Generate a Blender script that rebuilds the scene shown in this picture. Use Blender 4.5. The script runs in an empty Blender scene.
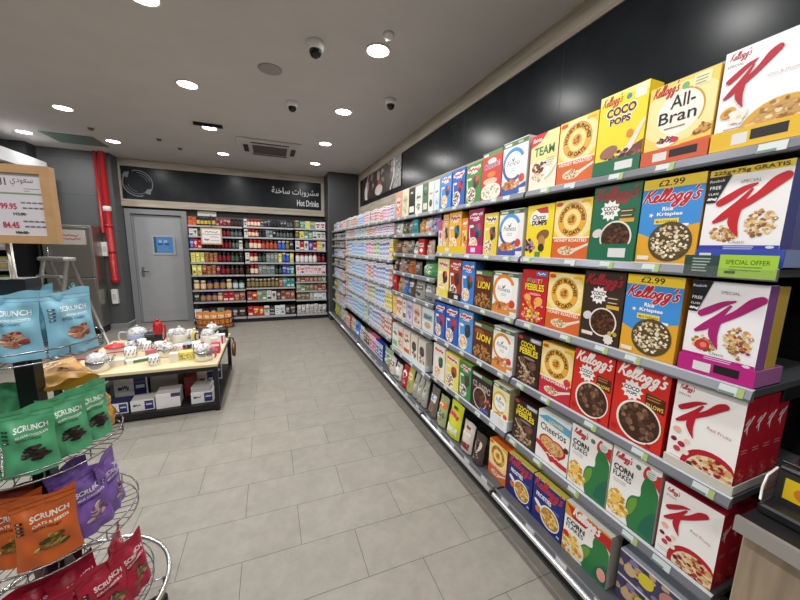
import bpy, bmesh, math, random
from mathutils import Vector, Matrix
random.seed(7)
SC = bpy.context.scene
COL = SC.collection
PI = math.pi

# ------------------------------------------------------------------ camera, world, lights, exposure
def setup_camera():
    yaw, pitch, roll, f = 0.378765, 0.158791, 0.0230499, 329.737
    cy, sy, cp, sp = math.cos(yaw), math.sin(yaw), math.cos(pitch), math.sin(pitch)
    fw = Vector((sy*cp, cy*cp, -sp)); rt = Vector((cy, -sy, 0)); up = rt.cross(fw)
    cr, sr = math.cos(roll), math.sin(roll)
    r2 = cr*rt + sr*up; u2 = -sr*rt + cr*up
    M = Matrix(((r2.x, u2.x, -fw.x, 0), (r2.y, u2.y, -fw.y, 0), (r2.z, u2.z, -fw.z, 1.63), (0, 0, 0, 1)))
    cd = bpy.data.cameras.new('camera'); cd.sensor_width = 36; cd.lens = 36*f/800; cd.clip_start = 0.02
    co = bpy.data.objects.new('camera', cd); co.matrix_world = M; COL.objects.link(co); SC.camera = co
setup_camera()
CEIL = 3.14
LAMPS = [(0.85, 2.72), (0.85, 4.01), (0.85, 5.31), (0.87, 6.63), (-0.67, 2.76), (-0.67, 4.0), (-0.67, 5.3), (-0.66, 6.66),
         (-2.16, 5.29), (-2.16, 6.64), (-3.19, 6.67)]
LAMPS_BEHIND = [(0.85, 1.4), (-0.67, 1.4), (0.85, 0.1), (-0.67, 0.1), (-2.16, 4.0), (-2.16, 2.7), (-2.16, 1.4), (-2.16, 0.1), (0.85, -1.2), (-0.67, -1.2), (-3.6, 4.0), (-3.6, 2.7), (-3.6, 0.7)]
w = bpy.data.worlds.new('world'); SC.world = w; w.use_nodes = True
w.node_tree.nodes['Background'].inputs[0].default_value = (1, 1, 1, 1)
w.node_tree.nodes['Background'].inputs[1].default_value = 0.05
LAMP_POWER = 15
for i, (lx, ly) in enumerate(LAMPS + LAMPS_BEHIND):
    ld = bpy.data.lights.new('downlight_beam', 'AREA'); ld.shape = 'DISK'; ld.size = 0.15
    ld.energy = LAMP_POWER*(0.82 if ly > 4.5 else 1.0); ld.color = (1.0, 0.988, 0.972)
    lo = bpy.data.objects.new('downlight_beam', ld); lo.location = (lx, ly, CEIL-0.022); COL.objects.link(lo)
SC.view_settings.view_transform = 'Standard'; SC.view_settings.look = 'None'
SC.view_settings.exposure = 0.0; SC.view_settings.gamma = 1.0
try: SC.view_settings.use_curve_mapping = False
except Exception: pass

# ------------------------------------------------------------------ materials
def lin(c):
    return c/12.92 if c <= 0.04045 else ((c+0.055)/1.055)**2.4
def hexc(h):
    h = h.lstrip('#'); return tuple(lin(int(h[i:i+2], 16)/255) for i in (0, 2, 4))
_M = {}
def mat(name, hx, rough=0.5, metal=0.0, emit=0.0, noise=0.0, nscale=20, bump=0.0, trans=0.0, spec=0.5, alpha=1.0):
    if name in _M: return _M[name]
    m = bpy.data.materials.new(name); m.use_nodes = True; nt = m.node_tree; b = nt.nodes['Principled BSDF']
    c = hexc(hx)
    b.inputs['Base Color'].default_value = (*c, 1); b.inputs['Roughness'].default_value = rough
    b.inputs['Metallic'].default_value = metal; b.inputs['Specular IOR Level'].default_value = spec
    if trans: b.inputs['Transmission Weight'].default_value = trans
    if alpha < 1: b.inputs['Alpha'].default_value = alpha
    if emit: b.inputs['Emission Color'].default_value = (*c, 1); b.inputs['Emission Strength'].default_value = emit
    if noise or bump:
        tc = nt.nodes.new('ShaderNodeTexCoord'); n = nt.nodes.new('ShaderNodeTexNoise'); n.inputs['Scale'].default_value = nscale
        n.inputs['Detail'].default_value = 5
        nt.links.new(tc.outputs['Object'], n.inputs['Vector'])
        if noise:
            r = nt.nodes.new('ShaderNodeValToRGB')
            r.color_ramp.elements[0].position = 0.3; r.color_ramp.elements[1].position = 0.7
            r.color_ramp.elements[0].color = (*[max(0, x*(1-noise)) for x in c], 1); r.color_ramp.elements[1].color = (*[min(1, x*(1+noise)) for x in c], 1)
            nt.links.new(n.outputs['Fac'], r.inputs['Fac']); nt.links.new(r.outputs['Color'], b.inputs['Base Color'])
        if bump:
            bp = nt.nodes.new('ShaderNodeBump'); bp.inputs['Strength'].default_value = bump; bp.inputs['Distance'].default_value = 0.01
            nt.links.new(n.outputs['Fac'], bp.inputs['Height']); nt.links.new(bp.outputs['Normal'], b.inputs['Normal'])
    _M[name] = m; return m
def P(hx):                                   # printed carton board / ink
    return mat('print_'+hx.lower(), hx, 0.42, spec=0.4)
def foil(hx):
    return mat('film_'+hx.lower(), hx, 0.36, spec=0.45)
def wood(name, a, b, axis='X', scale=3.0, rough=0.55):
    if name in _M: return _M[name]
    m = bpy.data.materials.new(name); m.use_nodes = True; nt = m.node_tree; bs = nt.nodes['Principled BSDF']
    tc = nt.nodes.new('ShaderNodeTexCoord'); mp = nt.nodes.new('ShaderNodeMapping')
    s = {'X': (0.6, 9, 9), 'Y': (9, 0.6, 9), 'Z': (9, 9, 0.6)}[axis]
    mp.inputs['Scale'].default_value = s
    n = nt.nodes.new('ShaderNodeTexNoise'); n.inputs['Scale'].default_value = scale; n.inputs['Detail'].default_value = 8; n.inputs['Distortion'].default_value = 0.6
    r = nt.nodes.new('ShaderNodeValToRGB'); r.color_ramp.elements[0].position = 0.32; r.color_ramp.elements[1].position = 0.68
    r.color_ramp.elements[0].color = (*hexc(a), 1); r.color_ramp.elements[1].color = (*hexc(b), 1)
    nt.links.new(tc.outputs['Object'], mp.inputs[0]); nt.links.new(mp.outputs[0], n.inputs['Vector'])
    nt.links.new(n.outputs['Fac'], r.inputs['Fac']); nt.links.new(r.outputs['Color'], bs.inputs['Base Color'])
    bs.inputs['Roughness'].default_value = rough; _M[name] = m; return m
def floor_mat():
    m = bpy.data.materials.new('floor_tiles'); m.use_nodes = True; nt = m.node_tree; bs = nt.nodes['Principled BSDF']
    tc = nt.nodes.new('ShaderNodeTexCoord'); mp = nt.nodes.new('ShaderNodeMapping')
    mp.inputs['Location'].default_value = (5.84, -1.354+6.04, 0)
    br = nt.nodes.new('ShaderNodeTexBrick'); br.offset = 0.5; br.offset_frequency = 2; br.squash = 1
    br.inputs['Scale'].default_value = 1; br.inputs['Brick Width'].default_value = 0.595; br.inputs['Row Height'].default_value = 0.302
    br.inputs['Mortar Size'].default_value = 0.0018; br.inputs['Mortar Smooth'].default_value = 0.1; br.inputs['Bias'].default_value = 0
    br.inputs['Color1'].default_value = (*hexc('979289'), 1); br.inputs['Color2'].default_value = (*hexc('928D85'), 1)
    br.inputs['Mortar'].default_value = (*hexc('5C5851'), 1)
    n = nt.nodes.new('ShaderNodeTexNoise'); n.inputs['Scale'].default_value = 7; n.inputs['Detail'].default_value = 11; n.inputs['Roughness'].default_value = 0.78; n.inputs['Distortion'].default_value = 0.3
    r = nt.nodes.new('ShaderNodeValToRGB'); r.color_ramp.elements[0].position = 0.34; r.color_ramp.elements[1].position = 0.7
    r.color_ramp.elements[0].color = (0.82, 0.815, 0.805, 1); r.color_ramp.elements[1].color = (1.10, 1.095, 1.08, 1)
    mx = nt.nodes.new('ShaderNodeMixRGB'); mx.blend_type = 'MULTIPLY'; mx.inputs[0].default_value = 1
    L = nt.links.new
    L(tc.outputs['Object'], mp.inputs[0]); L(mp.outputs[0], br.inputs['Vector']); L(tc.outputs['Object'], n.inputs['Vector'])
    L(n.outputs['Fac'], r.inputs['Fac']); L(br.outputs['Color'], mx.inputs[1]); L(r.outputs['Color'], mx.inputs[2])
    L(mx.outputs['Color'], bs.inputs['Base Color'])
    bs.inputs['Roughness'].default_value = 0.48; bs.inputs['Specular IOR Level'].default_value = 0.35
    return m
def tile_wall_mat():
    m = bpy.data.materials.new('grey_wall_tiles'); m.use_nodes = True; nt = m.node_tree; bs = nt.nodes['Principled BSDF']
    tc = nt.nodes.new('ShaderNodeTexCoord'); sx = nt.nodes.new('ShaderNodeSeparateXYZ'); cx = nt.nodes.new('ShaderNodeCombineXYZ')
    br = nt.nodes.new('ShaderNodeTexBrick'); br.offset = 0; br.inputs['Scale'].default_value = 1
    br.inputs['Brick Width'].default_value = 1.2; br.inputs['Row Height'].default_value = 0.6; br.inputs['Mortar Size'].default_value = 0.004
    br.inputs['Color1'].default_value = (*hexc('5A5D5E'), 1); br.inputs['Color2'].default_value = (*hexc('545758'), 1); br.inputs['Mortar'].default_value = (*hexc('424545'), 1)
    L = nt.links.new
    L(tc.outputs['Object'], sx.inputs[0]); L(sx.outputs['X'], cx.inputs['X']); L(sx.outputs['Z'], cx.inputs['Y']); L(cx.outputs[0], br.inputs['Vector'])
    L(br.outputs['Color'], bs.inputs['Base Color']); bs.inputs['Roughness'].default_value = 0.5
    return m

M_CEIL = mat('ceiling_paint', 'CFCBC9', 0.8, noise=0.03, nscale=3)
M_DARK = mat('dark_wall_paint', '3A3B3D', 0.55, noise=0.06, nscale=6)
M_FASCIA = mat('black_fascia_laminate', '202427', 0.26, noise=0.25, nscale=5, spec=0.13)
M_GREY = mat('grey_wall_paint', '8F8F8F', 0.8)
M_SHELF = mat('shelf_grey_steel', '55575B', 0.45, metal=0.3)
M_LIP = mat('price_rail_plastic', '7A7D84', 0.3, metal=0.3)
M_LIPTOP = mat('price_rail_edge', 'B4B7BC', 0.3, metal=0.2)
M_BLACK = mat('black_steel', '121214', 0.5)
M_BLACKP = mat('black_plastic', '17171A', 0.4)
M_CHROME = mat('chrome', 'DCDCDE', 0.16, metal=1)
M_RAIL = mat('brushed_rail', 'E2E3E6', 0.36, metal=0.75)
M_WIRE = mat('chrome_wire', '8A8A8E', 0.25, metal=1)
M_STEEL = mat('stainless_steel', 'A8A49C', 0.33, metal=0.9)
M_ALU = mat('aluminium', 'B8B6B2', 0.4, metal=0.7)
M_WHITE = mat('white_plastic', 'E6E5E2', 0.45)
M_TAG = mat('price_tag_paper', 'C2C9C7', 0.6)
M_GREENTAG = mat('price_tag_green', '96AC66', 0.6)
M_DOOR = mat('grey_door_paint', 'A0A2A5', 0.42, noise=0.03, nscale=8)
M_DOORF = mat('grey_door_frame_paint', '8A8C8F', 0.42)
M_OAK = wood('pale_oak_trim_x', '9C9182', 'C2B8A6', 'X')
M_OAKY = wood('pale_oak_trim_y', '9C9182', 'C2B8A6', 'Y')
M_OAKZ = wood('pale_oak_trim_z', '9C9182', 'C2B8A6', 'Z')
M_PLY = wood('pale_table_board', 'CDBB93', 'E3D4AE', 'X', 2)
M_COUNTER = wood('counter_wood', '8C7C68', 'AD9C84', 'Z', 2.5)
M_GLASS = mat('clear_acrylic', 'F4F4F4', 0.08, trans=0.9, alpha=0.35)
M_RED = mat('red_pipe_paint', 'B01A22', 0.35)
M_FRAMEWOOD = mat('tan_frame_wood', 'C49B6E', 0.5, noise=0.08, nscale=30)
M_GOLD = mat('gold_foil', 'B98B4A', 0.3, metal=0.6)

# ------------------------------------------------------------------ mesh builder
class MB:
    def __init__(s): s.v = []; s.f = []; s.m = []; s.mats = []; s.smooth = []
    def mi(s, m):
        if m not in s.mats: s.mats.append(m)
        return s.mats.index(m)
    def face(s, idx, m, sm=False): s.f.append(tuple(idx)); s.m.append(s.mi(m)); s.smooth.append(sm)
    def box(s, x0, x1, y0, y1, z0, z1, m, top=None, side=None, front=None):
        b = len(s.v)
        s.v += [(x0, y0, z0), (x1, y0, z0), (x1, y1, z0), (x0, y1, z0), (x0, y0, z1), (x1, y0, z1), (x1, y1, z1), (x0, y1, z1)]
        for q, mm in (((0, 3, 2, 1), m), ((4, 5, 6, 7), top or m), ((0, 1, 5, 4), front or m), ((1, 2, 6, 5), side or m), ((2, 3, 7, 6), m), ((3, 0, 4, 7), side or m)):
            s.face([b+i for i in q], mm)
    def cbox(s, x0, x1, y0, y1, z0, z1, m, c=0.004):          # box with chamfered vertical and top edges
        xs = [(x0+c, y0), (x1-c, y0), (x1, y0+c), (x1, y1-c), (x1-c, y1), (x0+c, y1), (x0, y1-c), (x0, y0+c)]
        b = len(s.v); cx, cy = (x0+x1)/2, (y0+y1)/2
        def ring(z, k): s.v.extend([(cx+(x-cx)*k[0], cy+(y-cy)*k[1], z) for x, y in xs])
        kx = max(0.1, 1-2*c/max(1e-6, x1-x0)); ky = max(0.1, 1-2*c/max(1e-6, y1-y0))
        ring(z0, (kx, ky)); ring(z0+c, (1, 1)); ring(z1-c, (1, 1)); ring(z1, (kx, ky))
        for r in range(3):
            for i in range(8):
                j = (i+1) % 8; s.face([b+r*8+i, b+r*8+j, b+(r+1)*8+j, b+(r+1)*8+i], m)
        s.face([b+7-i for i in range(8)], m); s.face([b+24+i for i in range(8)], m)
    def lathe(s, prof, m, n=16, c=(0, 0, 0), mats=None, axis='z', cap=True):
        b = len(s.v)
        for r, z in prof:
            for k in range(n):
                a = 2*PI*k/n; p = (r*math.cos(a), r*math.sin(a), z)
                if axis == 'x': p = (p[2], p[0], p[1])
                if axis == 'y': p = (p[0], p[2], -p[1])
                s.v.append((c[0]+p[0], c[1]+p[1], c[2]+p[2]))
        for r in range(len(prof)-1):
            mm = mats[r] if mats else m
            for k in range(n):
                j = (k+1) % n; s.face([b+r*n+k, b+r*n+j, b+(r+1)*n+j, b+(r+1)*n+k], mm, True)
        if cap:
            if prof[0][0] > 1e-5: s.face([b+n-1-k for k in range(n)], mats[0] if mats else m)
            if prof[-1][0] > 1e-5: s.face([b+(len(prof)-1)*n+k for k in range(n)], mats[-1] if mats else m)
    def tube(s, pts, r, m, n=6, closed=False):
        pts = [Vector(p) for p in pts]; N = len(pts); b = len(s.v); prev = None
        for i, p in enumerate(pts):
            if closed: t = pts[(i+1) % N]-pts[i-1]
            else: t = pts[min(i+1, N-1)]-pts[max(i-1, 0)]
            t.normalize()
            a = Vector((0, 0, 1)) if abs(t.z) < 0.9 else Vector((1, 0, 0))
            u = t.cross(a).normalized()
            if prev is not None and u.dot(prev) < 0 and not closed: u = -u
            prev = u; v = t.cross(u).normalized()
            rr = r[i] if isinstance(r, (list, tuple)) else r
            for k in range(n):
                an = 2*PI*k/n; q = p+u*math.cos(an)*rr+v*math.sin(an)*rr; s.v.append(tuple(q))
        for i in range(N if closed else N-1):
            i2 = (i+1) % N
            for k in range(n):
                j = (k+1) % n; s.face([b+i*n+k, b+i*n+j, b+i2*n+j, b+i2*n+k], m, True)
        if not closed:
            s.face([b+k for k in range(n)], m); s.face([b+(N-1)*n+n-1-k for k in range(n)], m)
    def prism(s, pts, y0, y1, m, side=None):                   # (x,z) outline extruded along y
        n = len(pts); b = len(s.v)
        s.v += [(x, y0, z) for x, z in pts]+[(x, y1, z) for x, z in pts]
        s.face([b+i for i in range(n)], m); s.face([b+n+n-1-i for i in range(n)], m)
        for i in range(n):
            j = (i+1) % n; s.face([b+j, b+i, b+n+i, b+n+j], side or m)
    def build(s, name, parent=None, loc=(0, 0, 0), rz=0, bevel=0):
        me = bpy.data.meshes.new(name); me.from_pydata(s.v, [], s.f)
        for mm in s.mats: me.materials.append(mm)
        me.polygons.foreach_set('material_index', s.m); me.polygons.foreach_set('use_smooth', s.smooth)
        me.update()
        o = bpy.data.objects.new(name, me); COL.objects.link(o); o.location = loc; o.rotation_euler = (0, 0, rz)
        if parent: o.parent = parent
        if bevel:
            bv = o.modifiers.new('bevel', 'BEVEL'); bv.width = bevel; bv.segments = 2; bv.limit_method = 'ANGLE'
        return o
def tag(o, label, cat, group=None, kind=None):
    o['label'] = label; o['category'] = cat
    if group: o['group'] = group
    if kind: o['kind'] = kind
    return o
def empty(name, loc, label, cat, group=None, rz=0):
    o = bpy.data.objects.new(name, None); COL.objects.link(o); o.location = loc; o.rotation_euler = (0, 0, rz); o.empty_display_size = 0.05
    return tag(o, label, cat, group)
def structure(o): o['kind'] = 'structure'; return o
def copy_thing(root, loc, rz, label, group=None):
    r = root.copy(); COL.objects.link(r); r.location = loc; r.rotation_euler = (0, 0, rz); r['label'] = label
    if group: r['group'] = group
    for ch in list(root.children):
        c = ch.copy(); COL.objects.link(c); c.parent = r
        for g in ch.children:
            d = g.copy(); COL.objects.link(d); d.parent = c
    return r
ORD = ['first', 'second', 'third', 'fourth', 'fifth', 'sixth', 'seventh', 'eighth', 'ninth', 'tenth', 'eleventh', 'twelfth', 'thirteenth', 'fourteenth', 'fifteenth', 'sixteenth', 'seventeenth', 'eighteenth', 'nineteenth', 'twentieth', 'twenty-first', 'twenty-second', 'twenty-third', 'twenty-fourth', 'twenty-fifth', 'twenty-sixth', 'twenty-seventh', 'twenty-eighth', 'twenty-ninth', 'thirtieth']

# ------------------------------------------------------------------ printed artwork
_T = {}
def text_mesh(s, bold=0.0, shear=0.0):
    k = (s, bold, shear)
    if k in _T: return _T[k]
    c = bpy.data.curves.new('t', 'FONT'); c.body = s; c.resolution_u = 3; c.offset = bold; c.shear = shear; c.fill_mode = 'FRONT'
    o = bpy.data.objects.new('t', c); COL.objects.link(o)
    dg = bpy.context.evaluated_depsgraph_get(); dg.update()
    me = o.evaluated_get(dg).to_mesh()
    vs = [(v.co.x, v.co.y) for v in me.vertices]; fs = [tuple(p.vertices) for p in me.polygons]
    o.evaluated_get(dg).to_mesh_clear(); bpy.data.objects.remove(o); bpy.data.curves.remove(c)
    if not vs: vs = [(0, 0), (1, 0), (1, 1)]; fs = [(0, 1, 2)]
    x0 = min(v[0] for v in vs); x1 = max(v[0] for v in vs); y0 = min(v[1] for v in vs); y1 = max(v[1] for v in vs)
    vs = [((x-x0)/max(1e-6, x1-x0), (y-y0)/max(1e-6, y1-y0)) for x, y in vs]
    _T[k] = (vs, fs, (x1-x0)/max(1e-6, y1-y0)); return _T[k]
def smooth_path(pts, n=6, closed=False):
    out = []; N = len(pts)
    for i in range(N if closed else N-1):
        p0 = pts[(i-1) % N] if (closed or i > 0) else pts[0]; p1 = pts[i]; p2 = pts[(i+1) % N]; p3 = pts[(i+2) % N] if (closed or i+2 < N) else pts[-1]
        for k in range(n):
            t = k/n
            out.append(tuple(0.5*(2*b+(-a+c)*t+(2*a-5*b+4*c-d)*t*t+(-a+3*b-3*c+d)*t**3) for a, b, c, d in zip(p0, p1, p2, p3)))
    if not closed: out.append(tuple(pts[-1]))
    return out
SCRIPT = [  # handwritten logotype, one stroke each
    [(0.10, 0.98), (0.06, 0.6), (0.00, 0.0)], [(0.40, 0.98), (0.25, 0.68), (0.08, 0.48)], [(0.10, 0.5), (0.25, 0.3), (0.36, 0.04), (0.50, 0.06), (0.62, 0.3)],
    [(0.48, 0.2), (0.62, 0.28), (0.68, 0.42), (0.60, 0.5), (0.51, 0.34), (0.53, 0.08), (0.64, 0.0), (0.78, 0.16), (0.94, 0.6), (0.98, 0.92), (0.90, 0.95), (0.85, 0.6), (0.84, 0.15), (0.90, 0.0), (1.0, 0.14),
     (1.16, 0.6), (1.2, 0.92), (1.12, 0.95), (1.07, 0.6), (1.06, 0.15), (1.12, 0.0), (1.22, 0.1), (1.30, 0.3)],
    [(1.44, 0.48), (1.33, 0.42), (1.28, 0.2), (1.34, 0.02), (1.46, 0.06), (1.52, 0.28), (1.46, 0.46), (1.44, 0.48)],
    [(1.84, 0.46), (1.70, 0.46), (1.62, 0.22), (1.70, 0.02), (1.80, 0.14), (1.86, 0.48), (1.82, -0.1), (1.72, -0.42), (1.58, -0.38), (1.66, -0.15), (1.9, 0.05)],
    [(2.24, 0.46), (2.10, 0.46), (2.02, 0.22), (2.10, 0.02), (2.20, 0.14), (2.26, 0.48), (2.22, -0.1), (2.12, -0.42), (1.98, -0.38), (2.06, -0.15), (2.3, 0.05)],
    [(2.44, 0.98), (2.38, 0.72)], [(2.70, 0.44), (2.58, 0.5), (2.52, 0.38), (2.64, 0.22), (2.62, 0.04), (2.5, 0.0), (2.42, 0.1)]]
BIGK = [([(0.60, 0.88), (0.42, 0.81), (0.22, 0.68), (0.09, 0.60)], [0.03, 0.10, 0.14, 0.13]),
        ([(0.54, 0.80), (0.38, 0.58), (0.19, 0.38), (0.02, 0.26)], [0.04, 0.11, 0.14, 0.05]),
        ([(0.95, 0.94), (0.84, 0.87), (0.64, 0.68), (0.34, 0.46)], [0.15, 0.18, 0.13, 0.10]),
        ([(0.40, 0.54), (0.33, 0.27), (0.44, 0.0)], [0.09, 0.16, 0.01])]
KCAPS = [(0.09, 0.60, 0.065), (0.95, 0.94, 0.075)]
class Card:
    def __init__(s, mb, w, h, surf=None, eps=0.00007, org=(0, 0, 0), frame=None):
        s.mb = mb; s.w = w; s.h = h; s.surf = surf; s.eps = eps; s.L = 0; s.org = org; s.frame = frame
    def pt(s, u, v, extra=0):
        y = -s.eps*(s.L+1)-extra
        if s.surf: y = s.surf(u, v)-0.0012+y
        x, z = (u-0.5)*s.w, v*s.h
        if s.frame == 'right': return (s.org[0]-y, s.org[1]+x, s.org[2]+z)
        if s.frame == 'top': return (s.org[0]+x, s.org[1]+z, s.org[2]-y)
        return (s.org[0]+x, s.org[1]+y, s.org[2]+z)
    def poly(s, pts, hx, clip=True):
        s.L += 1; b = len(s.mb.v); m = P(hx) if isinstance(hx, str) else hx
        for u, v in pts:
            if clip: u = min(1, max(0, u)); v = min(1, max(0, v))
            s.mb.v.append(s.pt(u, v))
        s.mb.face(range(b, b+len(pts)), m)
    def rect(s, u0, v0, u1, v1, hx):
        if s.surf:
            n = max(1, int((u1-u0)*10)); k = max(1, int((v1-v0)*10)); s.L += 1
            m = P(hx) if isinstance(hx, str) else hx; b = len(s.mb.v)
            for j in range(k+1):
                for i in range(n+1): s.mb.v.append(s.pt(u0+(u1-u0)*i/n, v0+(v1-v0)*j/k))
            for j in range(k):
                for i in range(n):
                    q = b+j*(n+1)+i; s.mb.face([q, q+1, q+n+2, q+n+1], m)
        else: s.poly([(u0, v0), (u1, v0), (u1, v1), (u0, v1)], hx)
    def ell(s, cu, cv, ru, rv, hx, n=28, a0=0, a1=None, ang=0):
        pts = []
        for k in range(n):
            a = 2*PI*k/n; x = ru*s.w*math.cos(a); y = rv*s.h*math.sin(a)
            x, y = x*math.cos(ang)-y*math.sin(ang), x*math.sin(ang)+y*math.cos(ang)
            pts.append((cu+x/s.w, cv+y/s.h))
        s.poly(pts, hx)
    def circ(s, cu, cv, r, hx, n=28): s.ell(cu, cv, r, r*s.w/s.h, hx, n)     # r in card widths
    def arc(s, cu, cv, r0, r1, a0, a1, hx, n=20):
        s.L += 1; m = P(hx); b = len(s.mb.v); k = s.w/s.h
        for i in range(n+1):
            a = a0+(a1-a0)*i/n
            for r in (r0, r1):
                s.mb.v.append(s.pt(min(1, max(0, cu+r*math.cos(a))), min(1, max(0, cv+r*k*math.sin(a)))))
        for i in range(n): q = b+2*i; s.mb.face([q, q+1, q+3, q+2], m)
    def star(s, cu, cv, r0, r1, n, hx):
        k = s.w/s.h
        s.poly([(cu+(r0 if i % 2 else r1)*math.cos(PI*i/n), cv+(r0 if i % 2 else r1)*k*math.sin(PI*i/n)) for i in range(2*n)], hx)
    def text(s, t, u, v, wid, hx, hgt=None, bold=0.0, shear=0.0, ang=0, arc=None):
        """u,v = lower left; wid in card widths; hgt in card heights"""
        vs, fs, asp = text_mesh(t, bold, shear); s.L += 1; m = P(hx) if isinstance(hx, str) else hx; b = len(s.mb.v)
        W = wid*s.w; H = hgt*s.h if hgt else W/asp
        for x, y in vs:
            if arc:                                     # (radius m, start angle, span, inside?)
                R, a0, span, cu, cv = arc
                if span < 0: rr = R+y*H; a = a0+span*x
                else: rr = R-y*H+H; a = a0+span*x
                s.mb.v.append(s.pt(cu+rr*math.cos(a)/s.w, cv+rr*math.sin(a)/s.h)); continue
            X, Y = x*W, y*H
            X, Y = X*math.cos(ang)-Y*math.sin(ang), X*math.sin(ang)+Y*math.cos(ang)
            s.mb.v.append(s.pt(u+X/s.w, v+Y/s.h))
        for f in fs: s.mb.face([b+i for i in f], m)
    def ribbon(s, pts, wid, hx, n=5, box=(0, 0, 1, 1), shear=0.0):
        """smooth stroke, points in the given box of the card; wid in card widths (number or one per point)"""
        u0, v0, su, sv = box; s.L += 1; m = P(hx) if isinstance(hx, str) else hx
        ws = wid if isinstance(wid, (list, tuple)) else [wid]*len(pts)
        q = smooth_path([(p[0], p[1], ww) for p, ww in zip(pts, ws)], n)
        Q = [((u0+(x+shear*y)*su)*s.w, (v0+y*sv)*s.h, ww*s.w) for x, y, ww in q]; b = len(s.mb.v)
        for i, (x, y, ww) in enumerate(Q):
            a = Q[max(0, i-1)]; c = Q[min(len(Q)-1, i+1)]; dx, dy = c[0]-a[0], c[1]-a[1]; L = math.hypot(dx, dy) or 1
            nx, ny = -dy/L*ww/2, dx/L*ww/2
            for sg in (1, -1):
                u, v = (x+sg*nx)/s.w, (y+sg*ny)/s.h
                s.mb.v.append(s.pt(min(1, max(0, u)), min(1, max(0, v)), i*2.5e-6))
        for i in range(len(Q)-1): k = b+2*i; s.mb.face([k, k+1, k+3, k+2], m)
    def script(s, u, v, wid, hx, thick=0.02, rise=0.0, k=1.15):
        sc = wid/2.95; sv = sc*s.w/s.h*k
        for st in SCRIPT:
            s.L -= 0.7
            s.ribbon([(x, y+rise*x) for x, y in st], thick, hx, 4, (u, v, sc, sv), 0.22)
    def bigk(s, u, v, wid, hgt, hx):
        for pts, ws in BIGK: s.ribbon(pts, [x*wid for x in ws], hx, 6, (u, v, wid, hgt))
        for x, y, r in KCAPS: s.ell(u+x*wid, v+y*hgt, r*wid, r*wid*s.w/s.h, hx, 14)
    def flakes(s, cu, cv, ru, rv, cols, n=40, size=0.05, seed=0, halfdown=False):
        rnd = random.Random(seed*131+n)
        for i in range(n):
            a = rnd.uniform(0, 2*PI); r = math.sqrt(rnd.random()); x = cu+ru*r*math.cos(a); y = cv+rv*r*math.sin(a)
            sz = size*rnd.uniform(0.6, 1.2); ph = rnd.uniform(0, PI); k = s.w/s.h; nn = 6
            s.L -= 0.9
            s.poly([(x+sz*math.cos(ph+2*PI*j/nn)*rnd.uniform(0.6, 1.1), y+sz*k*math.sin(ph+2*PI*j/nn)*rnd.uniform(0.5, 0.9)) for j in range(nn)], rnd.choice(cols))
    def bowl(s, cu, cv, r, rim, cols, n=50, size=0.045, seed=0, inner='5A3A22', k=0.92):
        s.circ(cu, cv, r, rim); s.circ(cu, cv, r*k, inner)
        kk = s.w/s.h; s.flakes(cu, cv, r*k*0.9, r*k*0.9*kk, cols, n, size, seed)
    def squiggle(s, u, v, wid, hx, seed=0, thick=0.03, amp=0.02):
        rnd = random.Random(seed); n = 7
        s.ribbon([(u+wid*i/n, v+rnd.uniform(-amp, amp)+(amp if i % 2 else -amp)) for i in range(n+1)], thick, hx, 4)
    def lines(s, u, v, wid, n, hx, gap=0.025, th=0.008, seed=0):
        rnd = random.Random(seed)
        for i in range(n): s.rect(u, v-i*gap, u+wid*rnd.uniform(0.6, 1), v-i*gap+th, hx)

OATS = ['C99A5B', 'E2BE86', 'A8743A', 'D7A868', 'EED3A4', '8C5C2C']
CHOC = ['3A2013', '5A3420', '2A150C', '6E452C', '4A2A1A']
GOLD = ['E0A83C', 'F0C55E', 'C98724', 'F6DA8A', 'D69A38']
REDF = ['C99A5B', 'E2BE86', 'A8743A', 'B3202B', 'D7A868', '8C1A22']

# ------------------------------------------------------------------ room shell
XW, YB = 1.88, 8.0
def plain(name, x0, x1, y0, y1, z0, z1, m, kind=True):
    mb = MB(); mb.box(x0, x1, y0, y1, z0, z1, m); o = mb.build(name)
    return structure(o) if kind else o
plain('floor', -7, 2.2, -3.2, 8.6, -0.1, 0, floor_mat())
mb = MB(); mb.box(-7, 2.2, -3.2, 8.6, CEIL, CEIL+0.1, M_CEIL); structure(mb.build('ceiling'))
plain('wall_right', XW, XW+0.15, -3.2, 8.6, 0, CEIL, M_DARK)
plain('wall_back', -7, 2.2, YB, YB+0.15, 0, CEIL, M_DARK)
plain('wall_left', -7, -6.85, -3.2, 8.6, 0, CEIL, M_GREY)
plain('wall_front', -7, 2.2, -3.2, -3.05, 0, CEIL, M_GREY)
# dark column in the far right corner, grey tiled block left of the door
mb = MB(); mb.box(1.215, XW, 7.2, YB, 0, CEIL, M_DARK); mb.box(1.205, 1.215, 7.24, 7.26, 0, CEIL, mat('seam_grey', '56585B', 0.5)); structure(mb.build('wall_column'))
mb = MB(); mb.box(-3.5, -2.53, 7.55, YB, 0, CEIL, tile_wall_mat()); structure(mb.build('wall_pillar'))
mb = MB(); mb.box(-7, -3.5, 7.3, YB, 0, CEIL, M_DARK); structure(mb.build('wall_alcove'))
mb = MB(); mb.box(-3.5, -2.515, 7.535, 7.55, 0, 0.09, M_DOORF, top=M_WHITE); mb.box(-2.53, -2.515, 7.55, 7.98, 0, 0.09, M_DOORF, top=M_WHITE)
structure(mb.build('baseboard_pillar'))
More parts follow.
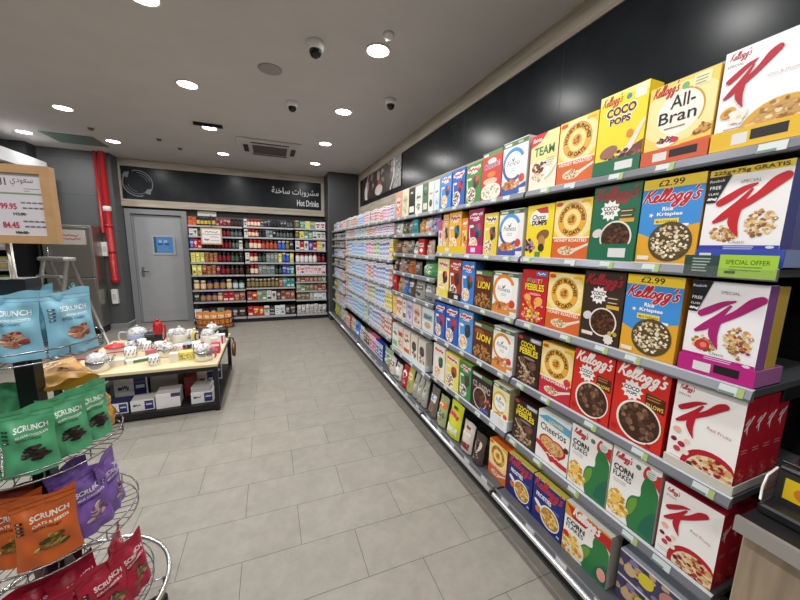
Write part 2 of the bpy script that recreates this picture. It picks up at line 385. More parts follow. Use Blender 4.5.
# fascia on the right wall: pale oak top trim, black panel, lower oak trim, end trim at the corner
mb = MB(); mb.box(XW-0.03, XW, -3, 7.2, 2.985, CEIL, M_OAKY); structure(mb.build('trim_1'))
mb = MB(); mb.box(XW-0.018, XW, -3, 7.15, 2.45, 2.985, M_FASCIA)
for i, yy in enumerate((-1.8, -0.6, 0.6, 1.85, 3.05, 4.25, 5.45, 6.65)): mb.box(XW-0.0185, XW-0.0178, yy, yy+0.003, 2.45, 2.985, M_BLACK)
structure(mb.build('trim_2'))
mb = MB(); mb.box(XW-0.03, XW, -3, 7.2, 2.08, 2.45, M_OAKY); structure(mb.build('trim_3'))
mb = MB(); mb.box(XW-0.03, XW, 7.12, 7.2, 2.45, 2.985, M_OAKZ); structure(mb.build('trim_4'))

# ------------------------------------------------------------------ header sign over the back fixture
sg = empty('header_sign', (-0.6, 7.85, 2.3), 'long black header sign in pale oak frame reading Hot Drinks above the door and jars', 'sign')
SX0, SX1, SZ0, SZ1 = -2.02, 1.85, -0.02, 0.835
mb = MB(); mb.box(SX0+0.1, SX1-0.1, 0.02, 0.14, SZ0+0.12, SZ1-0.12, M_FASCIA); mb.build('panel', sg)
for nm, b, m in (('frame_bottom', (SX0, SX1, SZ0, SZ0+0.13), M_OAK), ('frame_top', (SX0, SX1, SZ1-0.13, SZ1), M_OAK), ('frame_side', (SX0, SX0+0.12, SZ0+0.13, SZ1-0.13), M_OAKZ), ('frame_side', (SX1-0.1, SX1, SZ0+0.13, SZ1-0.13), M_OAKZ)):
    mb = MB(); mb.box(b[0], b[1], 0, 0.14, b[2], b[3], m); mb.build(nm, sg)
mb = MB(); cd = Card(mb, SX1-SX0, SZ1-SZ0, org=((SX0+SX1)/2, 0.018, SZ0))
M_LET = mat('sign_lettering', 'D9DCDD', 0.5)
AR_HOT = ''.join(reversed('\uFEE3\uFEB8\uFEAE\uFEED\uFE91\uFE8E\uFE95 \uFEB3\uFE8E\uFEA7\uFEE8\uFE94'))
cd.text(AR_HOT, 0.705, 0.47, 0.255, M_LET, hgt=0.20, bold=0.01); mb.build('arabic_lettering', sg)
mb = MB(); cd = Card(mb, SX1-SX0, SZ1-SZ0, org=((SX0+SX1)/2, 0.018, SZ0)); cd.text('Hot Drinks', 0.838, 0.235, 0.122, M_LET, hgt=0.155, bold=0.025); mb.build('latin_lettering', sg)
mb = MB(); cd = Card(mb, 1, 1, org=(SX0+0.37, 0.018, 0.14))
grey = mat('sign_emblem_grey', '6E7579', 0.5)
for (r0, r1, a0, a1) in ((0.225, 0.24, -0.9, 1.9), (0.19, 0.2, 0.2, 1.6), (0.225, 0.245, 2.6, 5.0), (0.19, 0.2, 3.4, 5.6), (0.15, 0.157, 0.3, 1.3), (0.15, 0.157, 3.3, 4.6)):
    cd.L += 1; b = len(mb.v)
    for i in range(25):
        a = a0+(a1-a0)*i/24
        for r in (r0, r1): mb.v.append(cd.pt(0.5+r*math.cos(a), 0.27+r*math.sin(a)))
    for i in range(24): q = b+2*i; mb.face([q, q+1, q+3, q+2], grey)
for a in (2.45, -0.75):
    x, y = 0.5+0.22*math.cos(a), 0.27+0.22*math.sin(a)
    cd.poly([(x-0.07, y-0.02), (x+0.02, y-0.05), (x+0.05, y+0.06), (x-0.02, y+0.05)], grey, clip=False)
mb.build('emblem', sg)

# ------------------------------------------------------------------ grey door with a small window
dr = empty('door_1', (-2.02, YB, 0), 'grey steel door with small blue-lit window left of the back jar fixture', 'door'); dr['kind'] = 'structure'
mb = MB()
mb.box(-0.50, -0.41, -0.10, 0, 0, 2.24, M_DOORF); mb.box(0.42, 0.51, -0.10, 0, 0, 2.24, M_DOORF); mb.box(-0.41, 0.42, -0.10, 0, 2.15, 2.24, M_DOORF)
mb.box(-0.41, -0.385, -0.05, 0, 0, 2.15, M_DOORF); mb.box(0.395, 0.42, -0.05, 0, 0, 2.15, M_DOORF); mb.build('door_frame', dr)
mb = MB(); mb.cbox(-0.385, 0.395, -0.03, 0, 0.012, 2.135, M_DOOR, 0.003)
mb.box(-0.34, 0.35, -0.0315, -0.03, 0.22, 0.225, M_DOORF); mb.box(-0.34, 0.35, -0.0315, -0.03, 0.16, 0.165, M_DOORF); lf = mb.build('door_leaf', dr)
mb = MB()
for b in ((-0.13, 0.27, 1.72, 1.76), (-0.13, 0.27, 1.37, 1.41), (-0.13, -0.09, 1.41, 1.72), (0.23, 0.27, 1.41, 1.72)): mb.box(b[0], b[1], -0.045, -0.028, b[2], b[3], mat('light_grey_bead', 'A9ABAD', 0.45))
mb.build('window_bead', lf)
mb = MB(); mb.box(-0.09, 0.23, -0.036, -0.031, 1.41, 1.72, mat('lit_back_room_glass', '4C7FB5', 0.15, emit=0.18)); cd = Card(mb, 0.32, 0.31, org=(0.07, -0.0365, 1.41))
cd.rect(0, 0.0, 0.12, 1, '2E5686'); cd.rect(0.25, 0.62, 0.42, 0.82, '8FB6D8'); cd.rect(0.52, 0.66, 0.7, 0.8, '9CC0DE'); cd.rect(0.2, 0.52, 0.45, 0.6, '20344E'); cd.rect(0.58, 0.52, 0.8, 0.6, '20344E'); cd.rect(0.2, 0.1, 0.75, 0.4, '5C8CBE')
mb.build('glass_pane', lf)
mb = MB(); mb.box(-0.335, -0.29, -0.04, -0.03, 0.93, 1.12, M_STEEL); mb.tube([(-0.31, -0.04, 1.05), (-0.31, -0.075, 1.05), (-0.2, -0.078, 1.035)], 0.01, M_CHROME, 8); mb.build('door_handle', dr)

# ------------------------------------------------------------------ ceiling fittings
M_LAMP = mat('lamp_lens', 'FFF6EC', 0.4, emit=14)
lamp0 = None
SPOTN = ['over the aisle nearest the camera', 'second from camera in the row over the right shelves', 'third from camera in the row over the right shelves', 'farthest in the row over the right shelves',
         'at the top edge left of centre', 'in the middle of the left centre row above the aisle', 'just left of the air conditioner with dark bracket beside it', 'farthest of the left centre row, near the header sign',
         'nearest of the three on the left side', 'between the green hatch and the oak sign frame', 'at far left beyond the green hatch']
for i, (lx, ly) in enumerate(LAMPS):
    lb = 'round white recessed downlight '+SPOTN[i]
    if lamp0 is None:
        lamp0 = empty('downlight', (lx, ly, CEIL), lb, 'ceiling light', 'recessed downlights in the ceiling')
        mb = MB(); mb.lathe([(0.083, -0.001), (0.098, -0.002), (0.1, -0.008), (0.092, -0.012), (0.084, -0.008)], M_WHITE, 24, cap=False); mb.build('trim_ring', lamp0)
        mb = MB(); mb.lathe([(0.086, -0.002), (0.086, -0.0075), (0.06, -0.012), (0.001, -0.014)], M_LAMP, 24); mb.build('lens', lamp0)
    else: copy_thing(lamp0, (lx, ly, CEIL), 0, lb)
def cctv(x, y, label, s=1.0):
    t = empty('dome_camera', (x, y, CEIL), label, 'security camera', 'dome cameras on the ceiling')
    mb = MB(); mb.lathe([(0.062*s, 0), (0.062*s, -0.012*s), (0.054*s, -0.045*s), (0.045*s, -0.05*s)], M_WHITE, 20); mb.build('housing', t)
    mb = MB(); mb.lathe([(0.043*s, -0.049*s), (0.042*s, -0.065*s), (0.03*s, -0.088*s), (0.012*s, -0.097*s), (0.001, -0.098*s)], mat('smoked_dome', '0B0B0C', 0.08), 20); mb.build('dome', t)
cctv(0.386, 2.82, 'white dome security camera nearest the camera, beside the brightest downlight', 1.1)
cctv(0.294, 4.0, 'white dome security camera left of centre, beyond the round ceiling speaker')
cctv(1.237, 3.5, 'white dome security camera above the right shelves')
mb = MB(); mb.lathe([(0.1, 0), (0.1, -0.006), (0.085, -0.012), (0.001, -0.013)], mat('speaker_grille', 'A29C98', 0.7), 24, (0.07, 3.37, CEIL)); tag(mb.build('ceiling_speaker'), 'round grey flush ceiling speaker between two downlight rows', 'speaker')
mb = MB(); mb.lathe([(0.04, 0), (0.042, -0.015), (0.03, -0.03), (0.001, -0.034)], M_WHITE, 16, (0.86, 2.5, CEIL)); tag(mb.build('smoke_detector'), 'small white smoke detector right above the brightest downlight', 'smoke detector')
for (x, y, lb) in ((-1.46, 6.2, 'small dark ceiling sensor left of the air conditioner'), (-1.28, 6.62, 'flat grey ceiling disc just above the header sign'), (-2.2, 6.05, 'tiny dark sprinkler head beside the green hatch')):
    mb = MB(); mb.lathe([(0.035, 0), (0.035, -0.014), (0.02, -0.03), (0.001, -0.031)], mat('sensor_grey', '6E6A68', 0.6), 14, (x, y, CEIL)); tag(mb.build('ceiling_sensor'), lb, 'sensor')
mb = MB(); mb.box(-0.83, -0.5, 5.12, 5.2, CEIL-0.025, CEIL, M_BLACKP); mb.box(-0.83, -0.5, 5.12, 5.125, CEIL-0.04, CEIL-0.02, M_BLACKP); tag(mb.build('track_bracket'), 'dark flat bracket on the ceiling beside the left centre downlight', 'bracket')
ac = empty('cassette_air_conditioner', (0.08, 5.96, CEIL), 'square white ceiling cassette air conditioner with dark louvres', 'air conditioner')
M_AC = mat('ac_white', 'C9C5C0', 0.5)
mb = MB(); mb.cbox(-0.45, 0.45, -0.45, 0.45, -0.035, 0, M_AC, 0.008); mb.build('panel', ac)
mb = MB(); mb.box(-0.25, 0.25, -0.22, 0.22, -0.042, -0.034, mat('ac_grille', '3A3837', 0.6))
for i in range(9): mb.box(-0.25, 0.25, -0.21+i*0.05, -0.19+i*0.05, -0.05, -0.04, mat('ac_slat', '6A6663', 0.6))
mb.build('intake_grille', ac)
for b in ((-0.27, 0.27, -0.37, -0.30), (-0.27, 0.27, 0.30, 0.37), (-0.38, -0.31, -0.2, 0.2), (0.31, 0.38, -0.2, 0.2)):
    mb = MB(); mb.box(b[0], b[1], b[2], b[3], -0.04, -0.033, M_BLACKP)
    if b[1]-b[0] > 0.3: mb.box(b[0], b[1], b[2]+0.045, b[3], -0.046, -0.038, M_AC)
    mb.build('louvre', ac)
mb = MB(); mb.box(-2.97, -2.36, 6.52, 7.08, CEIL-0.008, CEIL, mat('green_hatch_panel', '5E7A6E', 0.5)); tag(mb.build('ceiling_hatch'), 'rectangular green access hatch in the ceiling, upper left', 'hatch')

# ------------------------------------------------------------------ red pipe, white boxes, cabinet, ladder at the pillar
pp = empty('fire_pipe', (-2.625, 7.485, 0.86), 'red standing fire pipe on the grey tiled pillar', 'pipe')
mb = MB(); mb.tube([(0, 0, 0.06), (0, 0, 2.28)], 0.05, M_RED, 12); mb.lathe([(0.03, 0), (0.062, 0.01), (0.066, 0.09), (0.052, 0.1)], M_RED, 12); mb.build('riser', pp)
mb = MB(); mb.tube([(-0.09, 0.0, 0.9), (-0.09, 0, 2.28)], 0.022, M_RED, 8); mb.build('thin_pipe', pp)
mb = MB(); mb.lathe([(0.054, 1.28), (0.06, 1.285), (0.06, 1.36), (0.054, 1.365)], mat('pipe_sticker', 'D9CFC8', 0.5), 12, cap=False); mb.build('sticker_band', pp)
mb = MB(); mb.lathe([(0.056, 0.55), (0.056, 0.6)], M_RED, 12); mb.lathe([(0.056, 1.0), (0.056, 1.05)], M_RED, 12); mb.build('coupling', pp)
cab = empty('steel_cabinet', (-3.06, 7.34, 0), 'tall stainless steel cabinet behind the step ladder', 'cabinet')
mb = MB(); mb.cbox(-0.36, 0.30, -0.18, 0.17, 0.12, 1.87, M_STEEL, 0.01); mb.box(-0.34, 0.28, -0.15, 0.16, 0, 0.12, M_BLACK); mb.build('body', cab)
for nm, z0, z1 in (('door', 0.16, 0.98), ('door', 1.0, 1.84)):
    mb = MB(); mb.cbox(-0.34, 0.285, -0.205, -0.182, z0, z1, M_STEEL, 0.005); d = mb.build(nm, cab)
    mb = MB(); mb.tube([(-0.27, -0.205, (z0+z1)/2-0.08), (-0.27, -0.23, (z0+z1)/2-0.06), (-0.27, -0.23, (z0+z1)/2+0.06), (-0.27, -0.205, (z0+z1)/2+0.08)], 0.008, M_CHROME); mb.build('handle', d)
mb = MB(); cd = Card(mb, 0.34, 0.24, org=(0.06, -0.206, 1.55)); cd.rect(0, 0, 1, 1, 'AFA9A2'); cd.squiggle(0.1, 0.62, 0.6, 'A8474B', 3, 0.05, 0.03); cd.squiggle(0.1, 0.38, 0.7, 'A8474B', 4, 0.05, 0.03); mb.build('notice', cab)
for (x, z, h, lb) in ((-2.722, 1.35, 0.25, 'white wall box beside the red pipe, upper one'), (-2.655, 0.48, 0.27, 'white wall box at the foot of the red pipe')):
    mb = MB(); mb.cbox(x-0.05, x+0.038, 7.47, 7.55, z, z+h, M_WHITE, 0.008); mb.box(x-0.03, x+0.02, 7.467, 7.47, z+h*0.3, z+h*0.7, mat('box_panel_grey', 'C2C4C6', 0.5))
    tag(mb.build('wall_box'), lb, 'box')
ld = empty('step_ladder', (-2.72, 5.95, 0), 'aluminium step ladder standing in front of the steel cabinet', 'ladder', rz=-0.5)
for sx in (-0.18, 0.18):
    mb = MB(); mb.tube([(sx*1.15, -0.32, 0), (sx, 0.0, 1.34)], 0.034, M_ALU, 4); mb.build('front_rail', ld)
    mb = MB(); mb.tube([(sx*1.1, 0.42, 0), (sx*0.95, 0.06, 1.33)], 0.026, M_ALU, 4); mb.build('rear_rail', ld)
for i, z in enumerate((0.25, 0.48, 0.7, 0.92, 1.13)):
    yy = -0.32+0.32*z/1.42; mb = MB(); mb.cbox(-0.19, 0.19, yy-0.05, yy+0.05, z-0.018, z+0.018, M_ALU, 0.004); mb.build('tread', ld)
mb = MB(); mb.cbox(-0.22, 0.22, -0.06, 0.10, 1.335, 1.39, M_ALU, 0.014); mb.build('top_cap', ld)

# ------------------------------------------------------------------ right-hand shelving
XL, XF, XBK = 1.27, 1.285, 1.80             # price rail face, goods front line, back panel
CART = []
def shelving_bay(name, label, y0, y1, levels, seed, deck=0.2, ntag=5, back='panel'):
    rnd = random.Random(seed); g = 0.008
    t = empty(name, (XBK, (y0+y1)/2, 0), label, 'shelving', 'right-hand wall shelving bays'); hw = (y1-y0)/2
    dx = XL-XBK
    mb = MB(); mb.box(0, 0.03, -hw, hw, 0, 2.06, M_BLACK)
    for i in range(50): mb.box(-0.002, 0, -hw, hw, 0.25+i*0.036, 0.255+i*0.036, M_BLACKP)
    mb.build('back_panel', t)
    for yy in (-hw, hw-0.02):
        mb = MB(); mb.box(-0.03, 0, yy, yy+0.02, 0, 2.06, M_BLACK); mb.build('upright', t)
    for li, zb in enumerate(levels):
        mb = MB(); mb.box(dx+0.012, 0, -hw+g, hw-g, zb+0.012, zb+0.034, M_SHELF)
        for yy in ((-hw+g, hw-g-0.006) if len(levels) == 5 else ()): mb.box(dx+0.2, 0, yy, yy+0.006, zb-0.03, zb+0.014, M_BLACK)
        sh = mb.build('shelf', t)
        mb = MB(); pr = [(dx-0.006, zb), (dx-0.009, zb+0.008), (dx, zb+0.033), (dx+0.012, zb+0.037), (dx+0.012, zb)]
        b = len(mb.v)
        for yy in (-hw+g, hw-g): mb.v += [(x, yy, z) for x, z in pr]
        mats_ = [M_LIP, M_LIP, M_LIPTOP, M_LIP, M_LIP]
        for i in range(5):
            j = (i+1) % 5; mb.face([b+i, b+j, b+5+j, b+5+i], mats_[i])
        mb.face([b+4-i for i in range(5)], M_LIP); mb.face([b+5+i for i in range(5)], M_LIP); mb.build('price_rail', sh)
        for k in range(ntag):
            yy = -hw+(k+0.5+rnd.uniform(-0.25, 0.25))*2*hw/ntag; mb = MB(); wv = 0.029
            def q(a, b_, m):
                B = len(mb.v); mb.v += [(dx-0.0105, a, zb+0.005), (dx-0.0105, b_, zb+0.005), (dx-0.0035, b_, zb+0.031), (dx-0.0035, a, zb+0.031)]; mb.face([B+3, B+2, B+1, B], m)
            q(yy-wv, yy-wv+0.016, M_GREENTAG if rnd.random() < 0.75 else M_TAG); q(yy-wv+0.016, yy+wv, M_TAG)
            mb.v += [(dx-0.0112, yy-0.01, zb+0.006), (dx-0.0112, yy+0.028, zb+0.006), (dx-0.0092, yy+0.028, zb+0.013), (dx-0.0092, yy-0.01, zb+0.013)]; n = len(mb.v); mb.face([n-1, n-2, n-3, n-4], P('6A7A78'))
            mb.build('price_tag', sh)
    mb = MB(); mb.box(XL-0.05-XBK, 0, -hw+g, hw-g, deck-0.045, deck-0.002, M_SHELF, top=M_SHELF); mb.box(XL-0.058-XBK, XL-0.05-XBK, -hw+g, hw-g, deck-0.04, deck+0.012, M_LIP); dk = mb.build('base_deck', t)
    for k in range(ntag):
        yy = -hw+(k+0.5)*2*hw/ntag; mb = MB(); mb.box(XL-0.0595-XBK, XL-0.058-XBK, yy-0.03, yy+0.03, deck-0.022, deck+0.008, M_TAG); mb.build('price_tag', dk)
    mb = MB(); mb.tube([(1.192-XBK, -hw+0.006, deck-0.012), (1.192-XBK, hw-0.006, deck-0.012)], 0.013, M_RAIL, 10); mb.build('bumper_rail', t)
    mb = MB(); mb.box(1.29-XBK, 1.31-XBK, -hw, hw, 0, deck-0.045, M_BLACKP); mb.box(1.288-XBK, 1.29-XBK, -hw, hw, 0.0, 0.02, M_SHELF); mb.build('kick_plate', t)
    mb = MB(); mb.box(1.178-XBK, 1.22-XBK, hw-0.02, hw-0.001, deck-0.028, deck+0.003, M_BLACKP); mb.build('rail_joint', t)
Y_A, Y_B, Y_C, Y_D = 0.445, 1.44, 2.43, 3.46
LV = [1.90, 1.56, 1.213, 0.868, 0.518]
shelving_bay('shelving_bay', 'grey shelving bay nearest the camera, holding the large cereal cartons', Y_A, Y_B, LV, 1)
shelving_bay('shelving_bay', 'grey shelving bay second from the camera, with white oat-ring cartons', Y_B, Y_C, LV, 2)
LC = [1.90, 1.725, 1.53, 1.34, 1.12, 0.85, 0.475]
shelving_bay('shelving_bay', 'grey shelving bay third from the camera, with closely spaced pouches', Y_C, Y_D, LC, 3, ntag=4)
LDN = [1.90, 1.735, 1.45, 1.155, 0.862, 0.545]
LDF = [1.90, 1.735, 1.595, 1.40, 1.22, 0.98, 0.72, 0.46]
shelving_bay('shelving_bay', 'grey shelving bay of white and blue cartons just beyond the pouches', Y_D, 4.7, LDN, 4, ntag=5)
shelving_bay('shelving_bay', 'grey shelving bay of white and blue cartons, second last on the right', 4.7, 5.95, LDN, 5, ntag=5)
shelving_bay('shelving_bay', 'grey shelving bay farthest away, against the dark corner column', 5.95, 7.19, LDF, 6, ntag=4)

# goods -------------------------------------------------------------
RZ = -PI/2
def carton(name, label, cat, y0, y1, z, h, design, front, side=None, top=None, depth=0.075, x=XF, group=None, gap=0.0015, sideart=None):
    wd = y1-y0-2*gap; mb = MB(); mb.box(-wd/2, wd/2, 0, depth, 0, h, P(front), top=P(top or front), side=P(side or front))
    mb.box(-wd/2+0.004, wd/2-0.004, depth*0.46, depth*0.54, h, h+0.0006, P(side or front))
    cd = Card(mb, wd, h)
    if design: design(cd)
    if sideart:
        c2 = Card(mb, depth, h, org=(wd/2, depth/2, 0), frame='right'); sideart(c2)
    o = mb.build(name, None, (x, (y0+y1)/2, z), RZ); tag(o, label, cat, group); return o
def tray(label, y0, y1, z, h, hx, art=None, depth=0.16, x=XF-0.007, side=None):
    wd = y1-y0-0.002; mb = MB(); m = P(hx); ms = P(side or hx); t = 0.003
    mb.box(-wd/2, wd/2, 0, t, 0, h, m); mb.box(-wd/2, wd/2, t, depth, 0, 0.002, m); mb.box(-wd/2, wd/2, depth-t, depth, 0, h, ms)
    for sx in (-wd/2, wd/2-t): mb.box(sx, sx+t, t, depth-t, 0, h, ms)
    if art: art(Card(mb, wd, h))
    o = mb.build('display_tray', None, (x, (y0+y1)/2, z), RZ); tag(o, label, 'display tray'); return o

def d_k(bg='F4F1EE', k='B5172B', bowl=True, band=None, heap=False, berries=False, top=None):
    def f(c):
        c.rect(0, 0, 1, 1, bg)
        if top: c.rect(0, 0.93, 1, 1, top)
        if not heap:
            c.script(0.06, 0.90, 0.24, k, 0.012, 0.0); c.text('SPECIAL', 0.05, 0.83, 0.2, '7E7C7C', bold=0.01)
            if bowl:
                c.circ(0.68, 0.06, 0.45, k); c.circ(0.70, 0.04, 0.385, 'E6D2B4'); kk = c.w/c.h
                c.flakes(0.70, 0.07, 0.33, 0.28*kk*1.2, REDF, 110, 0.05, 4)
            if berries:
                for (u, v, r, hx) in ((0.12, 0.42, 0.07, 'E8B49A'), (0.09, 0.3, 0.05, '7C1030'), (0.22, 0.27, 0.06, 'B02040'), (0.16, 0.2, 0.06, 'C43A48'), (0.3, 0.33, 0.05, 'E9CDB4'), (0.38, 0.1, 0.045, '5A1030'), (0.3, 0.2, 0.06, 'EFE0CC')):
                    c.ell(u, v, r, r*0.9*c.w/c.h, hx, 14)
            c.bigk(0.06, 0.39, 0.72, 0.50, k); c.text('Red Fruits', 0.55, 0.56, 0.34, 'B98089', ang=-0.12)
            c.lines(0.05, 0.1, 0.2, 2, 'B9B4B2', 0.03, 0.008)
        else:
            c.flakes(0.30, 0.33, 0.2, 0.08, OATS, 50, 0.04, 5); c.flakes(0.74, 0.42, 0.18, 0.13, OATS+['F3E2C0'], 110, 0.036, 6)
            c.text('SPECIAL', 0.42, 0.835 if top else 0.88, 0.25, '8E8C8C')
            c.bigk(0.12, 0.29, 0.86, 0.60, k)
            if berries: c.ell(0.28, 0.31, 0.11, 0.06, 'C9303A', 16, ang=0.2); c.ell(0.30, 0.31, 0.05, 0.03, 'E9806A', 12, ang=0.2); c.flakes(0.78, 0.36, 0.14, 0.12, REDF, 30, 0.035, 9)
            c.poly([(0, 0.93 if top else 1), (0.3, 0.93 if top else 1), (0.13, 0.66), (0, 0.66)], '17171A')
            c.text('Reebok', 0.02, 0.87 if top else 0.93, 0.2, 'E8E8E8', ang=0.04); c.text('FREE', 0.03, 0.80, 0.15, 'E8E8E8', bold=0.01); c.text('CLASS', 0.02, 0.74, 0.14, 'E8E8E8', bold=0.01); c.squiggle(0.02, 0.7, 0.12, 'E8E8E8', 3, 0.02, 0.008)
            c.text('Classic', 0.40, 0.225, 0.2, '77706E')
        if band:
            c.rect(0, 0, 1, 0.205, band); c.lines(0.34, 0.185, 0.4, 2, 'D7D2E8', 0.02, 0.008); c.ell(0.9, 0.187, 0.05, 0.014, 'D8D8E6', 12)
        if top == 'E9C93A': c.text('225g+75g GRATIS', 0.05, 0.935, 0.9, '3C2A10', hgt=0.05, bold=0.012)
    return f
def d_granola(c):
    c.rect(0, 0, 1, 1, 'F2F0F1'); c.script(0.06, 0.905, 0.26, 'A6172E', 0.011, 0.02); c.text('SPECIAL', 0.04, 0.835, 0.2, '8B8788', bold=0.01)
    c.circ(0.76, 0.06, 0.50, 'D8A73A'); c.circ(0.78, 0.05, 0.45, 'C79A5C'); c.flakes(0.78, 0.12, 0.42, 0.27, OATS, 200, 0.042, 2)
    c.bigk(0.04, 0.40, 0.60, 0.50, 'B5172B'); c.ell(0.14, 0.38, 0.1, 0.05, 'D9A441', 16, ang=0.5); c.ell(0.14, 0.38, 0.05, 0.03, 'B87A20', 12, ang=0.5); c.flakes(0.28, 0.32, 0.1, 0.06, ['F1E6D6', 'E2CDB0', 'EFEBE4'], 14, 0.06, 3)
    c.text('Oats & Honey', 0.54, 0.62, 0.32, 'B9AFA4'); c.lines(0.12, 0.2, 0.25, 2, '9A98A8', 0.04, 0.012)
def d_rice(c):
    c.rect(0, 0, 1, 1, '3F8FD8'); c.poly([(0, 0), (1, 0), (1, 0.46), (0.55, 0.4), (0.25, 0.3), (0, 0.36)], 'E2A62E')
    c.rect(0, 0.88, 1, 1, 'F2CE2E'); c.text('£2.99', 0.26, 0.905, 0.42, '2A2014', hgt=0.07, bold=0.015)
    c.script(0.03, 0.725, 0.98, 'F2F0EE', 0.055, 0.01, 0.68); c.script(0.03, 0.725, 0.98, 'C01E2C', 0.038, 0.01, 0.68)
    c.text('Rice', 0.38, 0.615, 0.18, 'F4F4F4', hgt=0.05, bold=0.03); c.text('Krispies', 0.3, 0.545, 0.42, 'F4F4F4', hgt=0.055, bold=0.03); c.star(0.2, 0.57, 0.02, 0.05, 5, 'F4F4F4')
    c.rect(0.27, 0.46, 0.68, 0.525, 'F0CE4A'); c.text('MULTIGRAIN', 0.3, 0.475, 0.35, '3C2A10', bold=0.01); c.rect(0.6, 0.43, 0.84, 0.46, 'E6EEF5')
    c.bowl(0.57, 0.25, 0.36, '4A4A32', ['E9DDBE', 'C9B48C', 'F4EEDB', '6A5230', 'DCC99A'], 150, 0.035, 7, '5A4526', 0.93); c.rect(0.04, 0.03, 0.26, 0.08, 'E9E2D0')
def d_coco(bg, kcol, card='5A3418', tray_=None):
    def f(c):
        c.rect(0, 0, 1, 1, bg); c.script(0.04, 0.82, 0.96, kcol, 0.038, -0.01, 0.72)
        c.star(0.4, 0.665, 0.16, 0.22, 11, 'F2EFEA'); c.text('COCO', 0.25, 0.665, 0.3, '2A160C', hgt=0.055, bold=0.03); c.text('POPS', 0.29, 0.61, 0.2, '2A160C', hgt=0.045, bold=0.03)
        c.rect(0.62, 0.62, 0.92, 0.67, card); c.rect(0.62, 0.56, 0.9, 0.60, card); c.rect(0.62, 0.50, 0.92, 0.55, 'D9A83C'); c.lines(0.64, 0.64, 0.24, 2, 'D9C7A0', 0.06, 0.012)
        c.bowl(0.57, 0.30, 0.34, 'E9E2D8', CHOC, 120, 0.045, 3, '4A2A18', 0.9)
        c.ell(0.17, 0.36, 0.12, 0.06, 'D8D4CE', 14, ang=0.4)
        if bg == '3A2A20': c.rect(0.06, 0.08, 0.36, 0.13, 'E6DED2'); c.star(0.76, 0.08, 0.1, 0.13, 9, 'E6DED2'); c.circ(0.78, 0.17, 0.05, 'C9B040'); c.circ(0.9, 0.17, 0.05, 'B9A23A')
    return f
def d_cocofill(c):
    c.rect(0, 0, 1, 1, 'D22A1F'); c.script(0.05, 0.82, 0.95, 'F4EFEA', 0.04, 0.0, 0.78)
    c.star(0.36, 0.665, 0.16, 0.22, 11, 'F2EFEA'); c.text('COCO', 0.2, 0.66, 0.3, '2A160C', hgt=0.055, bold=0.03); c.text('POPS', 0.26, 0.605, 0.2, '2A160C', hgt=0.04, bold=0.03)
    c.poly([(0.62, 0.52), (0.97, 0.5), (0.97, 0.68), (0.62, 0.7)], '4A2412'); c.lines(0.65, 0.66, 0.25, 2, 'B98A50', 0.035, 0.012); c.text('FILLOWS', 0.645, 0.53, 0.3, 'F0C23A', hgt=0.05, bold=0.02)
    c.ell(0.54, 0.29, 0.42, 0.27, 'EFE6DA', 30, ang=-0.35); c.ell(0.55, 0.29, 0.385, 0.245, '3E2416', 30, ang=-0.35)
    rnd = random.Random(4)
    for i in range(70):
        a = rnd.uniform(0, 6.28); r = math.sqrt(rnd.random())*0.93; x = 0.35*r*math.cos(a); y = 0.215*r*math.sin(a); c.L -= 0.85
        c.ell(0.55+x, 0.29+y-x*0.16, 0.05, 0.03, rnd.choice(['6A4A38', '7E5A44', '52362A', '8E6A54', '442A1E']), 9, ang=rnd.uniform(0, 1))
    c.ell(0.1, 0.1, 0.07, 0.035, 'B01C18', 12); c.circ(0.78, 0.05, 0.04, 'A01510')
def d_allbran(c):
    c.rect(0, 0, 1, 1, 'F1CF62'); c.poly([(0, 0), (1, 0), (1, 0.22), (0.6, 0.2), (0.25, 0.1), (0, 0.16)], 'D9602E'); c.ell(0.5, 0.6, 0.62, 0.36, 'F6E2A0', 30)
    c.circ(0.5, 0.6, 0.34, 'F5F0E2'); c.arc(0.5, 0.6, 0.345, 0.37, -0.6, 1.5, 'C99A3A')
    c.script(0.06, 0.865, 0.42, 'B5172B', 0.02, 0.02); c.circ(0.55, 0.9, 0.055, '7FAE7A'); c.rect(0.66, 0.84, 0.9, 0.98, 'E9E4B8'); c.lines(0.69, 0.93, 0.18, 3, '8B9A70', 0.035, 0.012)
    c.text('All-', 0.36, 0.66, 0.36, '17130F', hgt=0.16, bold=0.008); c.text('Bran', 0.2, 0.49, 0.56, '17130F', hgt=0.15, bold=0.008); c.lines(0.3, 0.42, 0.34, 1, '8E7A5A', 0.03, 0.015)
    c.ell(0.38, 0.27, 0.18, 0.07, 'F2EDE4', 18, ang=0.12); c.flakes(0.38, 0.28, 0.15, 0.05, ['5A3A22', '7A5430', '3E2614', 'B3303A'], 40, 0.025, 3); c.ell(0.49, 0.27, 0.06, 0.035, 'C9304A', 10)
    c.flakes(0.86, 0.33, 0.12, 0.05, ['B87A3A', '8C5424', 'D29A50'], 20, 0.05, 4); c.rect(0.03, 0.05, 0.25, 0.09, 'E6DDC0')
